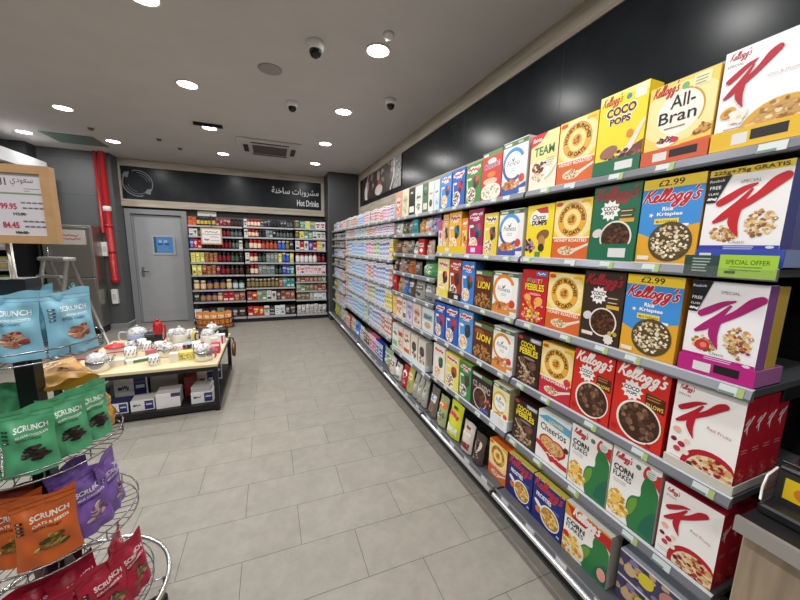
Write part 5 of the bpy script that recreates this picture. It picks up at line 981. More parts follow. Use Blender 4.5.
PK2 = {'Or': ('carton', 'D8522A', ['2A1A14', 'F0B04A', '8A2A1A'], 'orange-red carton'), 'Rp': ('pouch', '7A1420', ['D8A8A0', '2A0A10', 'B8404A'], 'dark red pouch'), 'Br': ('pouch', 'A0623A', ['5A3420', 'E0B88A', 'C98A5A'], 'copper brown pouch'), 'Yc': ('carton', 'E2D46A', ['B8A02A', 'F4EEC0', '6A8A3A'], 'pale yellow carton'), 'Bl': ('carton', '2E3E9A', ['C8CCE8', '1A2460', '8A94D0'], 'blue carton'), 'Re': ('carton', 'B8242E', ['F0DAD6', '6A1018', 'E0A0A0'], 'red carton'), 'Wb': ('carton', 'D8D6D0', ['2A2A2A', '8A8A86', '5A5A58'], 'white and black carton'), 'Gy': ('carton', '6E7674', ['B8C0BE', '2E3634', '9AA2A0'], 'grey tin-like carton'),
       'Te': ('carton', '3E8A86', ['C8E0DC', '1E5A58', 'E2D24A'], 'teal carton'), 'Gr': ('carton', '7A9A7A', ['D8E4D4', '3A5A3A', 'C8505A'], 'green carton'), 'Cu': ('carton', 'E6E2E0', ['B8303A', '3A2A2A', '8A1C28'], 'white carton with red cup'), 'Pw': ('carton', 'E9D8D8', ['C8404E', 'F4ECEC', '2A3A7A'], 'white and pink carton'), 'Bk': ('pouch', '1E1E20', ['8A8A8E', 'D8D8DA', '4A4A4E'], 'black pouch'), 'Rb': ('carton', '8A4A3A', ['D8B8A8', '4A2018', 'C89A6A'], 'red-brown carton'), 'Gb': ('carton', '6A6A4A', ['C8C8A8', '3A3A24', 'B85A4A'], 'olive carton'), 'Wg': ('pouch', 'C8C6C0', ['8A8884', 'F0EEEA', '5A5854'], 'white-grey pouch'), 'Dk': ('carton', '2E2A28', ['A8A09A', 'D8D2CC', '5A524E'], 'dark carton'), 'Ry': ('carton', 'C83A2E', ['E9D24A', 'F2EEE6', '8A1C18'], 'red and yellow carton'), 'Wc': ('carton', 'E4E6EA', ['8A8E98', 'FFFFFF', '5A5E68'], 'plain white carton'), 'Ye': ('pouch', 'DCD86A', ['F2EEB0', '8A9A3A', 'B8403A'], 'yellow-green pouch')}
BGOODS = {
 (0, 0): 'Or Or yj yj yj yj yj Rp Rp Rp Rp dj dj dj', (0, 1): 'Wb Wb gj gj dj dj rj rj rj rj gj gj gj', (0, 2): 'Bl Re Re dj dj kj kj rj rj rj rj gj gj Wb', (0, 3): 'Yc Ye Ye Br Br Br rj rj rj nj nj kj', (0, 4): 'Ye Ye Br Br Br Rp rj rj dj dj dj',
 (0, 5): 'cj cj pj pj pj cj tj tj', (0, 6): 'Dk pj pj pj cj Re Re Rb Rb', (0, 7): 'Wc Dk Dk Gr Dk Dk Dk',
 (1, 0): 'Wb cr cr cr cr Bk Bk Bk kj kj kj Bk Bk gj gj', (1, 1): 'Wb cr cr cr kj kj Gy Gy Bk gj gj gj gj nj', (1, 2): 'nj cr cr cr rb rb rb rb bj bj oj Bk', (1, 3): 'Wb cr cr nj nj Gy Gy Gy Ye bj bj Ye', (1, 4): 'dj cr cr Gy Gy Gy Gy nj nj Bl Bl Te', (1, 5): 'oj oj oj oj oj oj oj oj Rb Te Te Te', (1, 6): 'Rb Ry Gr Gr Wb Wb Dk Rb Rb Rb', (1, 7): 'Re Ry Ry Wb Dk Wc Wc Dk Dk',
 (2, 0): 'oj Te Yc Gr Cu Cu', (2, 1): 'oj Yc Gr Te Wb Wb Wb', (2, 2): 'Wb Re Wb Bl Re Yc Wb', (2, 3): 'wj wj wj wj wj rj rj', (2, 4): 'Pw Pw Pw Pw Pw Pw Pw', (2, 5): 'Rb Rb Rb Rb Rb Gb Gr', (2, 6): 'Gr Gr Gb Gb Rb Rb Rb', (2, 7): 'Gb Gb Gb Wg Wc Wc Wc', (2, 8): 'Wg Wg Wg Wg Wg Wg Wg'}
for (bi, li), seq in BGOODS.items():
    seq = seq.split(); x0, x1 = BX[bi]; lv = BLV[bi]; base = li >= len(lv)
    z = (0.128 if base else lv[li]+0.0325); zt = (lv[li-1] if li > 0 else z+0.2); hmax = min(0.205, zt-z-0.02); dx = (x1-x0-0.03)/len(seq)
    if li == 0: hmax = 0.16
    nm = 'base' if base else LV_NAME[li]
    for i, k in enumerate(seq):
        x = x0+0.015+dx*(i+0.5); lab = None; rr = random.Random(bi*97+li*13+i); hh = hmax*rr.uniform(0.88, 1.0)
        where = f'{ORD[i]} from left, {nm} level, back-wall {BNM[bi]}'
        if k in JARS:
            g, l, c, nmz = JARS[k]; r = min(dx*0.48, 0.045 if dx < 0.1 else 0.05); jar(x, YF+0.012+(0 if not base else -0.04)+r, z, r, hh, g, l, c, f'{nmz}, {where}')
        else:
            kd, bcol, inks, nmz = PK2[k]; pack(kd, f'{nmz}, {where}', 'bag' if kd == 'pouch' else 'box', x, YF+0.012+(0 if not base else -0.04)+0.03, z, 0, dx*0.94, hh, 0.05, bcol, bi*31+li*7+i, inks)
pb = empty('price_board', (-1.02, 7.40, 1.60), 'tan framed white price board hanging before the back-wall left bay', 'sign')
mb = MB(); mb.box(-0.18, 0.18, 0, 0.02, 0, 0.31, M_FRAMEWOOD); mb.build('frame', pb)
mb = MB(); mb.box(-0.155, 0.155, -0.003, 0, 0.025, 0.285, P('E2DEDA')); cd = Card(mb, 0.31, 0.26, org=(0, -0.003, 0.025)); cd.squiggle(0.15, 0.82, 0.7, '5A5858', 3, 0.04, 0.03); cd.rect(0, 0.62, 1, 0.66, '6A8A5A'); cd.squiggle(0.45, 0.45, 0.45, '7A7878', 5, 0.03, 0.02); cd.squiggle(0.1, 0.25, 0.25, '8A5A9A', 6, 0.06, 0.03); cd.squiggle(0.45, 0.2, 0.45, '7A7878', 7, 0.03, 0.02); mb.build('price_sheet', pb)
mb = MB(); mb.tube([(0, 0.05, 0.3), (0, 0.05, 0.56)], 0.006, M_BLACK); mb.tube([(0, 0.01, 0.29), (0, 0.05, 0.31)], 0.006, M_BLACK); mb.build('hanger', pb)
wc = MB(); wc.box(-0.17, 0.17, 0, 0.004, 0, 0.1, P('E4E2DE')); wc.box(-0.15, -0.14, 0.004, 0.02, 0.02, 0.03, M_BLACK)
tag(wc.build('blank_card', None, (-1.15, 7.945, 2.17)), 'blank white card above the back-wall left bay', 'card')
def basket(name, c, r, z0, z1, n=30):
    t = None
orange = empty('floor_basket', (-1.02, 7.15, 0), 'dark round floor basket holding orange pouches before the back-wall left bay', 'basket')
for z in (0.02, 0.1, 0.2):
    mb = MB(); mb.tube([(0.33*math.cos(2*PI*k/32), 0.22*math.sin(2*PI*k/32), z) for k in range(32)], 0.008, M_BLACK, 6, True); mb.build('ring', orange)
mb = MB(); mb.lathe([(0.001, 0.012), (0.21, 0.012), (0.21, 0.03), (0.001, 0.03)], M_BLACK, 20); mb.build('base', orange)
for k in range(20): 
    a = 2*PI*k/20; mb = MB(); mb.tube([(0.33*math.cos(a), 0.22*math.sin(a), 0.02), (0.33*math.cos(a), 0.22*math.sin(a), 0.2)], 0.004, M_BLACK, 5); mb.build('wire', orange)
def art_orange(c): c.rect(0.1, 0.62, 0.9, 0.8, 'E9D9C0'); c.squiggle(0.2, 0.7, 0.6, 'A8421A', 2, 0.06, 0.03); c.ell(0.5, 0.35, 0.3, 0.14, 'F0C48A', 14); c.flakes(0.5, 0.33, 0.25, 0.12, ['B86A2A', '8A4A1E'], 12, 0.08, 2)
o0 = None
for i, xx in enumerate((-0.24, -0.12, 0.0, 0.12, 0.24)):
    lb = f'orange pouch, {ORD[i]} from left in the dark floor basket'; yy = 7.15-0.15*math.cos(xx*4.2); rz = xx*1.2
    if o0 is None: o0 = pouch_mesh(0.125, 0.30, 0.05, 'E88A2C', art_orange, 8, 10, 77).build('snack_pouch', None, (-1.02+xx, yy, 0.034), rz); tag(o0, lb, 'bag', 'orange pouches in the floor basket')
    else: copy_thing(o0, (-1.02+xx, yy, 0.034), rz, lb)

# ------------------------------------------------------------------ far left: cold aisle canopy and shelf
CANZ0, CANZ1 = 2.65, 2.825
mb = MB(); mb.box(-3.34, -3.22, 3.0, 7.18, CANZ0, CANZ1, mat('canopy_white', 'E9ECF0', 0.4)); mb.box(-4.4, -3.34, 3.0, 7.0, CANZ0+0.04, CANZ1-0.02, M_BLACKP)
cn = tag(mb.build('cabinet_canopy'), 'white canopy edge above the cold aisle, upper left edge of the photo', 'canopy')
for yy in (3.4, 5.2, 6.9):
    for xx in (-3.9, -4.3): mb = MB(); mb.tube([(xx, yy, CANZ1-0.02), (xx, yy, CEIL)], 0.008, M_BLACK, 6); mb.build('hanger_rod', cn)
ls = empty('side_shelving', (-4.15, 7.28, 0), 'dark shelving with small goods behind the price board at left edge', 'shelving')
mb = MB(); mb.box(-0.5, 0.42, 0, 0.02, 0, 1.9, M_BLACK); mb.box(0.42, 0.62, -0.3, 0.02, 0, 2.2, M_BLACKP); mb.build('frame', ls)
for z in (0.12, 0.48, 0.84, 1.13, 1.45): mb = MB(); mb.box(-0.5, 0.42, -0.28, 0, z, z+0.025, M_SHELF); mb.box(-0.5, 0.42, -0.29, -0.28, z, z+0.03, M_LIPTOP); mb.build('shelf', ls)
for li, (z, cols) in enumerate(((0.84, ['C8503A', 'C86A4A', 'B84A3A', 'D89A5A', 'A8943A', '6A8A3A']), (1.13, ['C8B85A', 'B86A3A', 'D8C86A', 'A8A04A', 'C8A84A', 'B8B06A']), (1.45, ['D8D8D8', 'C8C8CA', 'B8B8BA', 'D0D0D2', 'A8A8AA', 'C4C4C8']))):
    for i, cc_ in enumerate(cols):
        pack('carton', f'small packet, {ORD[i]} from left on the {["third", "second", "top"][li]} level of the dark side shelving', 'box', -4.58+i*0.15, 7.08, z+0.026, 0, 0.13, 0.19, 0.1, cc_, li*9+i, ['E8E0D0', '5A4A3A', 'D8B88A'])

# ------------------------------------------------------------------ round wire display stand in front
AX, AY = -0.755, 1.42
TIER = [(1.263, 0.19), (0.911, 0.216), (0.605, 0.238), (0.255, 0.262)]
st = empty('wire_display_stand', (AX, AY, 0), 'round tiered chrome wire stand of snack pouches, front left', 'display stand')
mb = MB(); mb.box(-0.024, 0.024, -0.024, 0.024, 0.06, 1.46, M_BLACKP); mb.build('pole', st)
mb = MB(); mb.prism([(-0.03, 1.44), (0.03, 1.44), (0.045, 1.475), (0.045, 1.505), (-0.045, 1.505), (-0.045, 1.475)], -0.04, 0.04, M_BLACKP); mb.build('pole_cap', st)
mb = MB(); mb.tube([(0, 0, 1.505), (0, 0, 1.86)], 0.008, M_STEEL, 8); mb.build('sign_rod', st)
def ring(r, z, rad, n=48): 
    mb = MB(); mb.tube([(r*math.cos(2*PI*k/n), r*math.sin(2*PI*k/n), z) for k in range(n)], rad, M_WIRE, 6, True); return mb
for z, r in TIER:
    b = ring(r, z+0.002, 0.0028).build('lower_rim', st); ring(r+0.003, z+0.038, 0.0028).build('upper_rim', st)
    mb = MB()
    for k in range(40):
        a = 2*PI*k/40; mb.tube([(0.026*math.cos(a), 0.026*math.sin(a), z), (r*math.cos(a), r*math.sin(a), z)], 0.0016, M_WIRE, 4)
    mb.tube([(r*0.55*math.cos(2*PI*k/32), r*0.55*math.sin(2*PI*k/32), z) for k in range(32)], 0.002, M_WIRE, 5, True); mb.build('wire_floor', b)
    mb = MB()
    for k in range(8): a = 2*PI*k/8+0.2; mb.tube([(r*math.cos(a), r*math.sin(a), z), ((r+0.003)*math.cos(a), (r+0.003)*math.sin(a), z+0.038)], 0.002, M_WIRE, 4)
    mb.build('rim_post', b)
mb = MB(); n = 48; mb.tube([(0.315*math.cos(2*PI*k/n), 0.315*math.sin(2*PI*k/n), 0.255) for k in range(n)], 0.0095, M_CHROME, 10, True); mb.build('bumper_ring', st)
for k in range(6):
    a = 2*PI*k/6+0.05; mb = MB(); mb.tube([(0.26*math.cos(a), 0.26*math.sin(a), 0.255), (0.315*math.cos(a), 0.315*math.sin(a), 0.255)], 0.004, M_CHROME, 6); mb.tube([(0.3*math.cos(a), 0.3*math.sin(a), 0.25), (0.3*math.cos(a), 0.3*math.sin(a), 0.2), (0.28*math.cos(a), 0.28*math.sin(a), 0.2)], 0.004, M_BLACK, 6); mb.build('ring_clip', st)
for k in range(4):
    a = 2*PI*k/4+0.5; mb = MB(); mb.tube([(0, 0, 0.08), (0.28*math.cos(a), 0.28*math.sin(a), 0.05)], 0.012, M_BLACKP, 8); mb.lathe([(0.025, 0), (0.025, 0.04), (0.012, 0.05)], M_BLACKP, 10, (0.28*math.cos(a), 0.28*math.sin(a), 0)); mb.build('leg', st)
def scr(base, dark, ink, heap, cols, subt, sub2, sd):
    def f(c):
        c.rect(0.0, 0.92, 1, 0.925, dark); c.rect(0, 0.86, 1, 0.864, dark)
        c.text('SCRUNCH', 0.27, 0.665, 0.60, ink, hgt=0.082, bold=0.03); c.text(subt, 0.29, 0.585, 0.56, ink, hgt=0.036, bold=0.02); c.text(sub2, 0.29, 0.53, 0.44, dark, hgt=0.034, bold=0.02)
        for i in range(4): c.rect(0.06, 0.7-i*0.055, 0.17, 0.73-i*0.055, dark); c.rect(0.08, 0.71-i*0.055, 0.12, 0.722-i*0.055, ink)
        if heap: c.rect(0.3, 0.22, 0.88, 0.26, dark) if False else None
        rnd = random.Random(sd)
        for i in range(26):
            yy = rnd.uniform(0, 1); xx = rnd.uniform(-1, 1)*(1-0.75*yy); c.L -= 0.8
            c.ell(0.58+xx*0.27, 0.23+yy*0.2, 0.085, 0.028, rnd.choice(cols), 9, ang=rnd.uniform(-0.4, 0.4))
    return f
SN = {'blue': ('86BFD6', '2E6A84', 'F0F4F4', ['C98A6A', 'D8A88A', 'A85A4A', 'E4BEA0', '8A3A34'], 'ALMOND BISCOTTI', 'BITES CRISPY', 61, 'sky blue'),
      'green': ('52A576', '14462C', 'EEF4EE', ['1E1614', '2E2420', '3A2E2A', '141010'], 'BELGIAN CHOCOLATE', 'WITH COCOA', 62, 'green'),
      'mustard': ('C08A2C', '6A4410', 'F2EAD8', ['8A5A2A', 'A87438'], 'CARAMEL', 'WITH NUTS', 63, 'mustard'),
      'orange': ('C8622A', '3A1A0E', 'F4ECE2', ['5A4A1E', '8A6A2A', '3E4A1E', 'B89A4A'], 'OATS & SEEDS', 'WITH HONEY', 64, 'orange'),
      'purple': ('7A5AA8', '2E1A50', 'F0ECF6', ['B89AA8', '8A6A7A', '6A4A4A', 'C8B0B0'], 'MILK CHOCOLATE', 'WITH BERRIES', 65, 'purple'),
      'brown': ('6A2E28', '2A1010', 'E8D8D0', ['8A5A4A', '4A2420'], 'DATE & COCOA', 'BITES', 66, 'red-brown'),
      'crimson': ('A8203A', '4A0A18', 'F4E8EA', ['5A6A3A', '8A5A3A', 'B88A6A', '3A2A1E'], 'CRANBERRY', 'WITH SEEDS', 67, 'crimson')}
BAG0 = {}
Tv = Vector((0.47, -0.883, 0)); Sv = Vector((0.883, 0.47, 0)); TANG = math.atan2(-0.883, 0.47)
def sbag(col, tier, s, t, yaw, label, lean=0.0, dz=0.0, lie=None, w=0.152, h=0.222):
    z = TIER[tier][0]+0.005+dz; p = Vector((AX, AY, z))+Sv*s+Tv*t; rz = TANG+math.radians(yaw)+PI/2
    if col not in BAG0:
        a = SN[col]; o = pouch_mesh(w, 0.222, 0.05, a[0], scr(a[0], a[1], a[2], True, a[3], a[4], a[5], a[6]), 16, 20, a[6], 0.1, 1.9).build('snack_pouch', None, p, rz)
        BAG0[col] = o; o['category'] = 'bag'
    else:
        o = BAG0[col].copy(); COL.objects.link(o); o.location = p
    o.rotation_euler = (lie if lie is not None else -lean, 0, rz); o.scale = (w/0.152, 1, h/0.222)
    tag(o, label, 'bag', SN[col][7]+' pouches on the wire stand'); return o
sbag('blue', 0, 0.106, 0.118, 26, 'large sky blue pouch facing front, right side of the top tier', 0.06, w=0.145, h=0.203)
sbag('blue', 0, -0.022, 0.118, -24, 'sky blue pouch left of the frontmost one, top tier', 0.04, w=0.145, h=0.203)
sbag('blue', 0, -0.128, 0.06, -62, 'sky blue pouch cut by the left photo edge, top tier', 0.05, w=0.145, h=0.203)
sbag('blue', 0, 0.138, 0.0, 80, 'sky blue pouch peeping out at the right, top tier', 0.05, w=0.145, h=0.203)
sbag('blue', 0, 0.02, -0.10, 170, 'sky blue pouch behind the pole, top tier', 0.05, w=0.145, h=0.203)
sbag('blue', 0, -0.085, -0.085, 225, 'sky blue pouch behind the pole at left, top tier', 0.05, w=0.145, h=0.203)
sbag('green', 1, -0.022, 0.152, -6, 'green pouch foremost on the second tier, full name showing', 0.05, w=0.137, h=0.208)
sbag('green', 1, 0.062, 0.100, 14, 'middle green pouch on the second tier, left part covered', 0.05, w=0.137, h=0.208)
sbag('green', 1, 0.130, 0.048, 26, 'right green pouch on the second tier beside the mustard one', 0.05, w=0.137, h=0.208)
sbag('green', 1, -0.130, 0.10, -50, 'green pouch cut by the left photo edge, second tier', 0.05)
sbag('green', 1, -0.03, -0.10, 170, 'dark-looking green pouch behind the pole, second tier', 0.05)
sbag('mustard', 1, 0.178, -0.045, 78, 'mustard pouch standing at the right end of the second tier', 0.05, h=0.15)
sbag('mustard', 1, 0.10, -0.005, 14, 'mustard pouch lying over the back of the second tier green pouches', dz=0.205, lie=-1.38)
sbag('orange', 2, -0.015, 0.168, -4, 'orange pouch foremost on the third tier', 0.08)
sbag('orange', 2, -0.09, 0.105, -14, 'orange pouch behind and left of the foremost, third tier', 0.06)
sbag('orange', 2, -0.195, 0.06, -60, 'orange pouch cut by the left photo edge, third tier', 0.06)
sbag('purple', 2, 0.088, 0.125, 30, 'front purple pouch on the third tier beside the orange one', 0.1)
sbag('purple', 2, 0.158, 0.045, 62, 'purple pouch at the right rim of the third tier', 0.06)
sbag('purple', 2, 0.075, 0.04, 40, 'purple pouch tucked behind the two purple ones, third tier', 0.2)
sbag('brown', 2, -0.10, 0.03, -20, 'red-brown pouch in shade behind the orange ones, third tier', 0.0)
sbag('crimson', 3, 0.100, 0.175, 20, 'front crimson pouch on the lowest tier with name showing', 0.15)
sbag('crimson', 3, 0.185, 0.115, 40, 'crimson pouch at the right rim of the lowest tier', 0.12)
sbag('crimson', 3, 0.05, 0.115, 30, 'crimson pouch leaning behind the front one, lowest tier', 0.3)
sbag('crimson', 3, -0.06, 0.19, -10, 'crimson pouch at the lower left of the lowest tier', 0.12)
sbag('crimson', 3, 0.15, 0.02, 70, 'upright crimson pouch tips at the back right, lowest tier', 0.0)
sbag('crimson', 3, -0.06, 0.105, 0, 'crimson pouch in the second rank of the lowest tier', 0.2)
sbag('brown', 3, 0.0, -0.10, 160, 'dark red-brown pouch deep inside the lowest tier', 0.1)
sbag('crimson', 3, -0.175, 0.10, -50, 'crimson pouch cut by the left photo edge, lowest tier', 0.1)
# price board on the stand
b = empty('price_board', (-0.778, 1.40, 1.615), 'tan wooden framed price board with red prices above the blue pouches', 'sign', rz=math.radians(-4))
W2, H2 = 0.165, 0.232
mb = MB()
for q in ((-W2, W2, 0, 0.024), (-W2, W2, H2-0.024, H2), (-W2, -W2+0.024, 0.024, H2-0.024), (W2-0.024, W2, 0.024, H2-0.024)): mb.box(q[0], q[1], -0.016, 0.012, q[2], q[3], M_FRAMEWOOD)
mb.build('frame', b)
mb = MB(); mb.box(-W2+0.024, W2-0.024, -0.008, 0.008, 0.024, H2-0.024, P('DEDAE0')); cd = Card(mb, 2*W2-0.048, H2-0.048, org=(0, -0.008, 0.024))
cd.text(''.join(reversed('\uFEB3\uFECC\uFEEE\uFEA9\uFEF1')), 0.735, 0.80, 0.19, '4A4A4C', hgt=0.12, bold=0.0); cd.text(''.join(reversed('\uFE8D\uFEDF\uFE97')), 0.60, 0.80, 0.1, '4A4A4C', hgt=0.12); cd.lines(0.84, 0.755, 0.14, 1, '6A6A6C', 0.03, 0.008); cd.lines(0.84, 0.72, 0.05, 1, '6A6A6C', 0.03, 0.008)
cd.rect(0, 0.665, 1, 0.69, '7FA06A')
for v0, big, old in ((0.36, '99.95', '115.00'), (0.06, '84.45', '106.00')):
    cd.text(big, 0.625, v0+0.06, 0.135, 'C03A54', hgt=0.1, bold=0.03); cd.text(old, 0.725, v0-0.035, 0.1, '3A3A40', hgt=0.05, bold=0.03); cd.rect(0.72, v0-0.012, 0.84, v0-0.004, '3A3A40')
    for k in range(2):
        for j in range(4): cd.rect(0.80+j*0.048+k*0.008, v0+0.165-k*0.085, 0.838+j*0.048+k*0.008, v0+0.185-k*0.085, '6A6A70')
mb.build('price_sheet', b)

# ------------------------------------------------------------------ low sale table with kettles and boxes
TX0, TX1, TY0, TY1, TZ = -1.72, -0.5, 3.47, 4.66, 0.48
tb = empty('sale_table', ((TX0+TX1)/2, (TY0+TY1)/2, 0), 'low black steel table with pale board top full of kettles', 'table'); hx, hy = (TX1-TX0)/2, (TY1-TY0)/2
mb = MB(); mb.cbox(-hx, hx, -hy, hy, TZ-0.028, TZ, M_PLY, 0.003); mb.build('table_top', tb)
for sx in (-1, 1):
    for sy in (-1, 1): mb = MB(); x, y = sx*(hx-0.022), sy*(hy-0.022); mb.box(x-0.02, x+0.02, y-0.02, y+0.02, 0, TZ-0.03, M_BLACK); mb.build('leg', tb)
for nm, q in (('rail', (-hx+0.04, hx-0.04, -hy+0.005, -hy+0.04)), ('rail', (-hx+0.04, hx-0.04, hy-0.04, hy-0.005)), ('rail', (-hx+0.005, -hx+0.04, -hy+0.04, hy-0.04)), ('rail', (hx-0.04, hx-0.005, -hy+0.04, hy-0.04))):
    for z0, z1 in ((0.02, 0.075), (TZ-0.065, TZ-0.03)): mb = MB(); mb.box(q[0], q[1], q[2], q[3], z0, z1, M_BLACK); mb.build(nm, tb)
mb = MB(); mb.box(-hx+0.04, hx-0.04, -hy+0.04, hy-0.04, 0.06, 0.075, M_BLACK); mb.build('lower_shelf', tb)
M_BUB = mat('bubble_wrap', 'CFCFD4', 0.2, noise=0.6, nscale=45, bump=0.7)
def kettle(x, y, r, h, hc, label, rz=0, bodym=None, wrap=True, spout=True):
    t = empty('kettle', (x, y, TZ), label, 'kettle', 'kettles on the sale table', rz); bm_ = bodym or M_CHROME
    mb = MB(); mb.lathe([(r*0.92, 0), (r*0.98, 0.006), (r, h*0.5), (r*0.97, h*0.56), (r*0.9, h*0.58)], bm_, 20); bd = mb.build('body', t)
    mb = MB(); mb.lathe([(r*0.93, h*0.57), (r*0.96, h*0.62), (r*0.86, h*0.8), (r*0.6, h*0.95), (r*0.2, h*1.02), (0.001, h*1.03)], M_BUB if wrap else bm_, 18); ld_ = mb.build('lid', t)
    mb = MB(); mb.lathe([(0.008, h*1.02), (0.016, h*1.07), (0.012, h*1.13), (0.001, h*1.14)], mat('knob_'+hc, hc, 0.35), 10); mb.build('knob', ld_)
    mb = MB(); mb.tube(smooth_path([(-r*0.92, 0, h*0.7), (-r*1.55, 0, h*0.74), (-r*1.65, 0, h*0.35), (-r*1.5, 0, h*0.2)], 5), 0.009, mat('handle_'+hc, hc, 0.35), 8); mb.build('handle', t)
    if spout: mb = MB(); mb.tube([(r*0.85, 0, h*0.35), (r*1.25, 0, h*0.55), (r*1.45, 0, h*0.75)], [0.02, 0.014, 0.009], bm_, 8); mb.build('spout', t)
    return t
kettle(-1.455, 3.60, 0.085, 0.165, 'B8202E', 'polished kettle with red handle, left front corner of the sale table', 0.2)
kettle(-0.640, 3.64, 0.082, 0.165, 'C8607A', 'polished kettle with pink-rimmed lid, right front corner of the sale table', 2.6)
kettle(-1.450, 4.56, 0.10, 0.17, 'B8BCC4', 'domed kettle with pale blue band, far left of the sale table', 0.3, mat('pale_blue_enamel', 'A9B8DC', 0.3))
kettle(-1.005, 3.87, 0.07, 0.14, 'D8D4D0', 'bubble-wrapped glass kettle in the middle of the sale table', 2.9)
kettle(-0.700, 4.30, 0.075, 0.16, '4A4A50', 'wrapped white kettle with dark handle near the right table edge', 0.2, M_WHITE)
kettle(-0.690, 4.56, 0.075, 0.16, 'D0D0D4', 'wrapped silver kettle at the far right of the sale table', 3.0)
kettle(-1.000, 4.40, 0.075, 0.17, 'D8D8DC', 'white wrapped kettle right of the red flask', 0.5, M_WHITE)
def mug(x, y, r, h, base, ink, label, rz=0, nm='mug'):
    t = empty(nm, (x, y, TZ), label, nm, None, rz); m = mat('ceramic_'+base, base, 0.25)
    mb = MB(); mb.lathe([(r*0.85, 0), (r, h*0.1), (r, h), (r*0.9, h), (r*0.88, h*0.12), (0.001, h*0.1)], m, 18, cap=False); mb.lathe([(0.001, 0.0005), (r*0.85, 0)], m, 18, cap=False)
    for k in range(9):
        a = 2*PI*k/9; 
        for zz in (0.3, 0.62): mb.tube([(r*1.002*math.cos(a+zz), r*1.002*math.sin(a+zz), h*zz), (r*1.002*math.cos(a+zz+0.2), r*1.002*math.sin(a+zz+0.2), h*(zz+0.22))], 0.004, P(ink), 4)
    mb.build('cup', t); mb = MB(); mb.tube(smooth_path([(r*0.95, 0, h*0.8), (r*1.6, 0, h*0.75), (r*1.6, 0, h*0.3), (r*0.95, 0, h*0.22)], 5), 0.007, mat('ceramic_'+ink, ink, 0.3), 8); mb.build('handle', t)
    return t
mug(-1.045, 3.62, 0.045, 0.095, 'ECEAE8', '2A2A2E', 'white mug with black strokes at the front middle of the table', 2.4)
mug(-1.325, 3.94, 0.05, 0.10, 'ECEAE8', '3A3A40', 'white mug with dark strokes behind the white and green box', 2.2)
mug(-0.930, 3.98, 0.045, 0.08, 'E6E0DC', 'B8606A', 'white cup with pink strokes right of the glass kettle', 0.4)
mug(-1.085, 4.5, 0.045, 0.13, 'E4E4E6', 'B8B8BC', 'plain white beaker just right of the red flask', 1.0)
def tbox(x, y, z, wd, dp, h, rz, hx_, label, art=None, side=None, nm='gift_box', group=None):
    mb = MB(); mb.box(-wd/2, wd/2, -dp/2, dp/2, 0, h, P(hx_), side=P(side or hx_), top=P(hx_))
    mb.box(-wd/2-0.0006, wd/2+0.0006, -dp/2-0.0006, dp/2+0.0006, h*0.72, h*0.728, P('B8B6B2'))
    if art: art(Card(mb, wd, h, org=(0, -dp/2, 0)))
    return tag(mb.build(nm, None, (x, y, z), rz), label, 'box', group)
tbox(-1.215, 3.745, TZ, 0.17, 0.06, 0.035, 0.45, 'E6E4DC', 'flat white box with green side at the front of the table', lambda c: c.rect(0.3, 0.1, 0.98, 0.9, '5A7A4A'))
tbox(-1.36, 3.72, TZ, 0.11, 0.09, 0.055, 0.1, 'EAE4D6', 'small cream box beside the red-handled kettle')
tbox(-1.29, 4.46, TZ, 0.10, 0.10, 0.12, 0.0, '2A2E2E', 'black cube box left of the red flask', lambda c: c.rect(0.1, 0.85, 0.9, 0.95, '8A8E8E'))
tbox(-0.800, 3.73, TZ, 0.13, 0.09, 0.075, -0.1, 'E0D46A', 'yellow printed box at the front of the table', lambda c: (c.flakes(0.5, 0.5, 0.4, 0.35, ['8A9A3A', 'F0EAB0', 'B8A02A', '6A7A2A'], 22, 0.08, 3)))
tbox(-0.895, 3.67, TZ, 0.075, 0.07, 0.085, 0.1, 'EAE4D2', 'cream box left of the yellow printed box')
tbox(-0.565, 3.86, TZ, 0.085, 0.1, 0.10, 0.0, 'C23A54', 'red and white box behind the pink kettle', lambda c: (c.rect(0, 0.78, 1, 1, 'EEEAE8'), c.rect(0.2, 0.3, 0.8, 0.6, 'D88A9A')))
tbox(-0.555, 4.23, TZ, 0.08, 0.1, 0.10, 0.0, 'E6E2E2', 'white box with red stripe at the right table edge', lambda c: c.rect(0.6, 0, 0.85, 1, 'B82A44'))
tbox(-0.81, 4.54, TZ, 0.16, 0.10, 0.08, 0.05, '2A2C30', 'flat dark box near the far table edge', lambda c: c.squiggle(0.2, 0.5, 0.6, '8A8C92', 3, 0.05, 0.08))
tbox(-1.515, 4.14, TZ, 0.14, 0.1, 0.06, 0.2, 'E6E0DA', 'white carton under the red lid at left', lambda c: c.rect(0, 0.2, 1, 0.4, 'C8343E'))
mb = MB(); mb.lathe([(0.085, 0), (0.09, 0.012), (0.07, 0.022), (0.02, 0.028), (0.012, 0.05), (0.001, 0.052)], mat('red_enamel', 'D03A44', 0.3), 18, (-1.515, 4.14, TZ+0.061)); tag(mb.build('pot_lid'), 'red pot lid lying on the white carton at left', 'lid')
for i, (x, y, b_, k_, lb) in enumerate([(-1.24, 4.12, 'E8E6E4', '5A5A60', 'white mug with grey strokes right of the red lid'), (-1.12, 4.08, 'E4E2E0', 'C86A70', 'white mug with red strokes before the flask'), (-0.76, 3.98, 'E8E6E4', '3A3A40', 'white mug with dark strokes behind the yellow box'), (-0.86, 4.44, 'E0DEDC', '8A8A90', 'white mug with grey strokes before the dark box'), (-1.32, 4.25, 'E6E4E2', '4A4A50', 'white mug with dark strokes before the black cube box')]): mug(x, y, 0.042, 0.10, b_, k_, lb, 0.7*i)
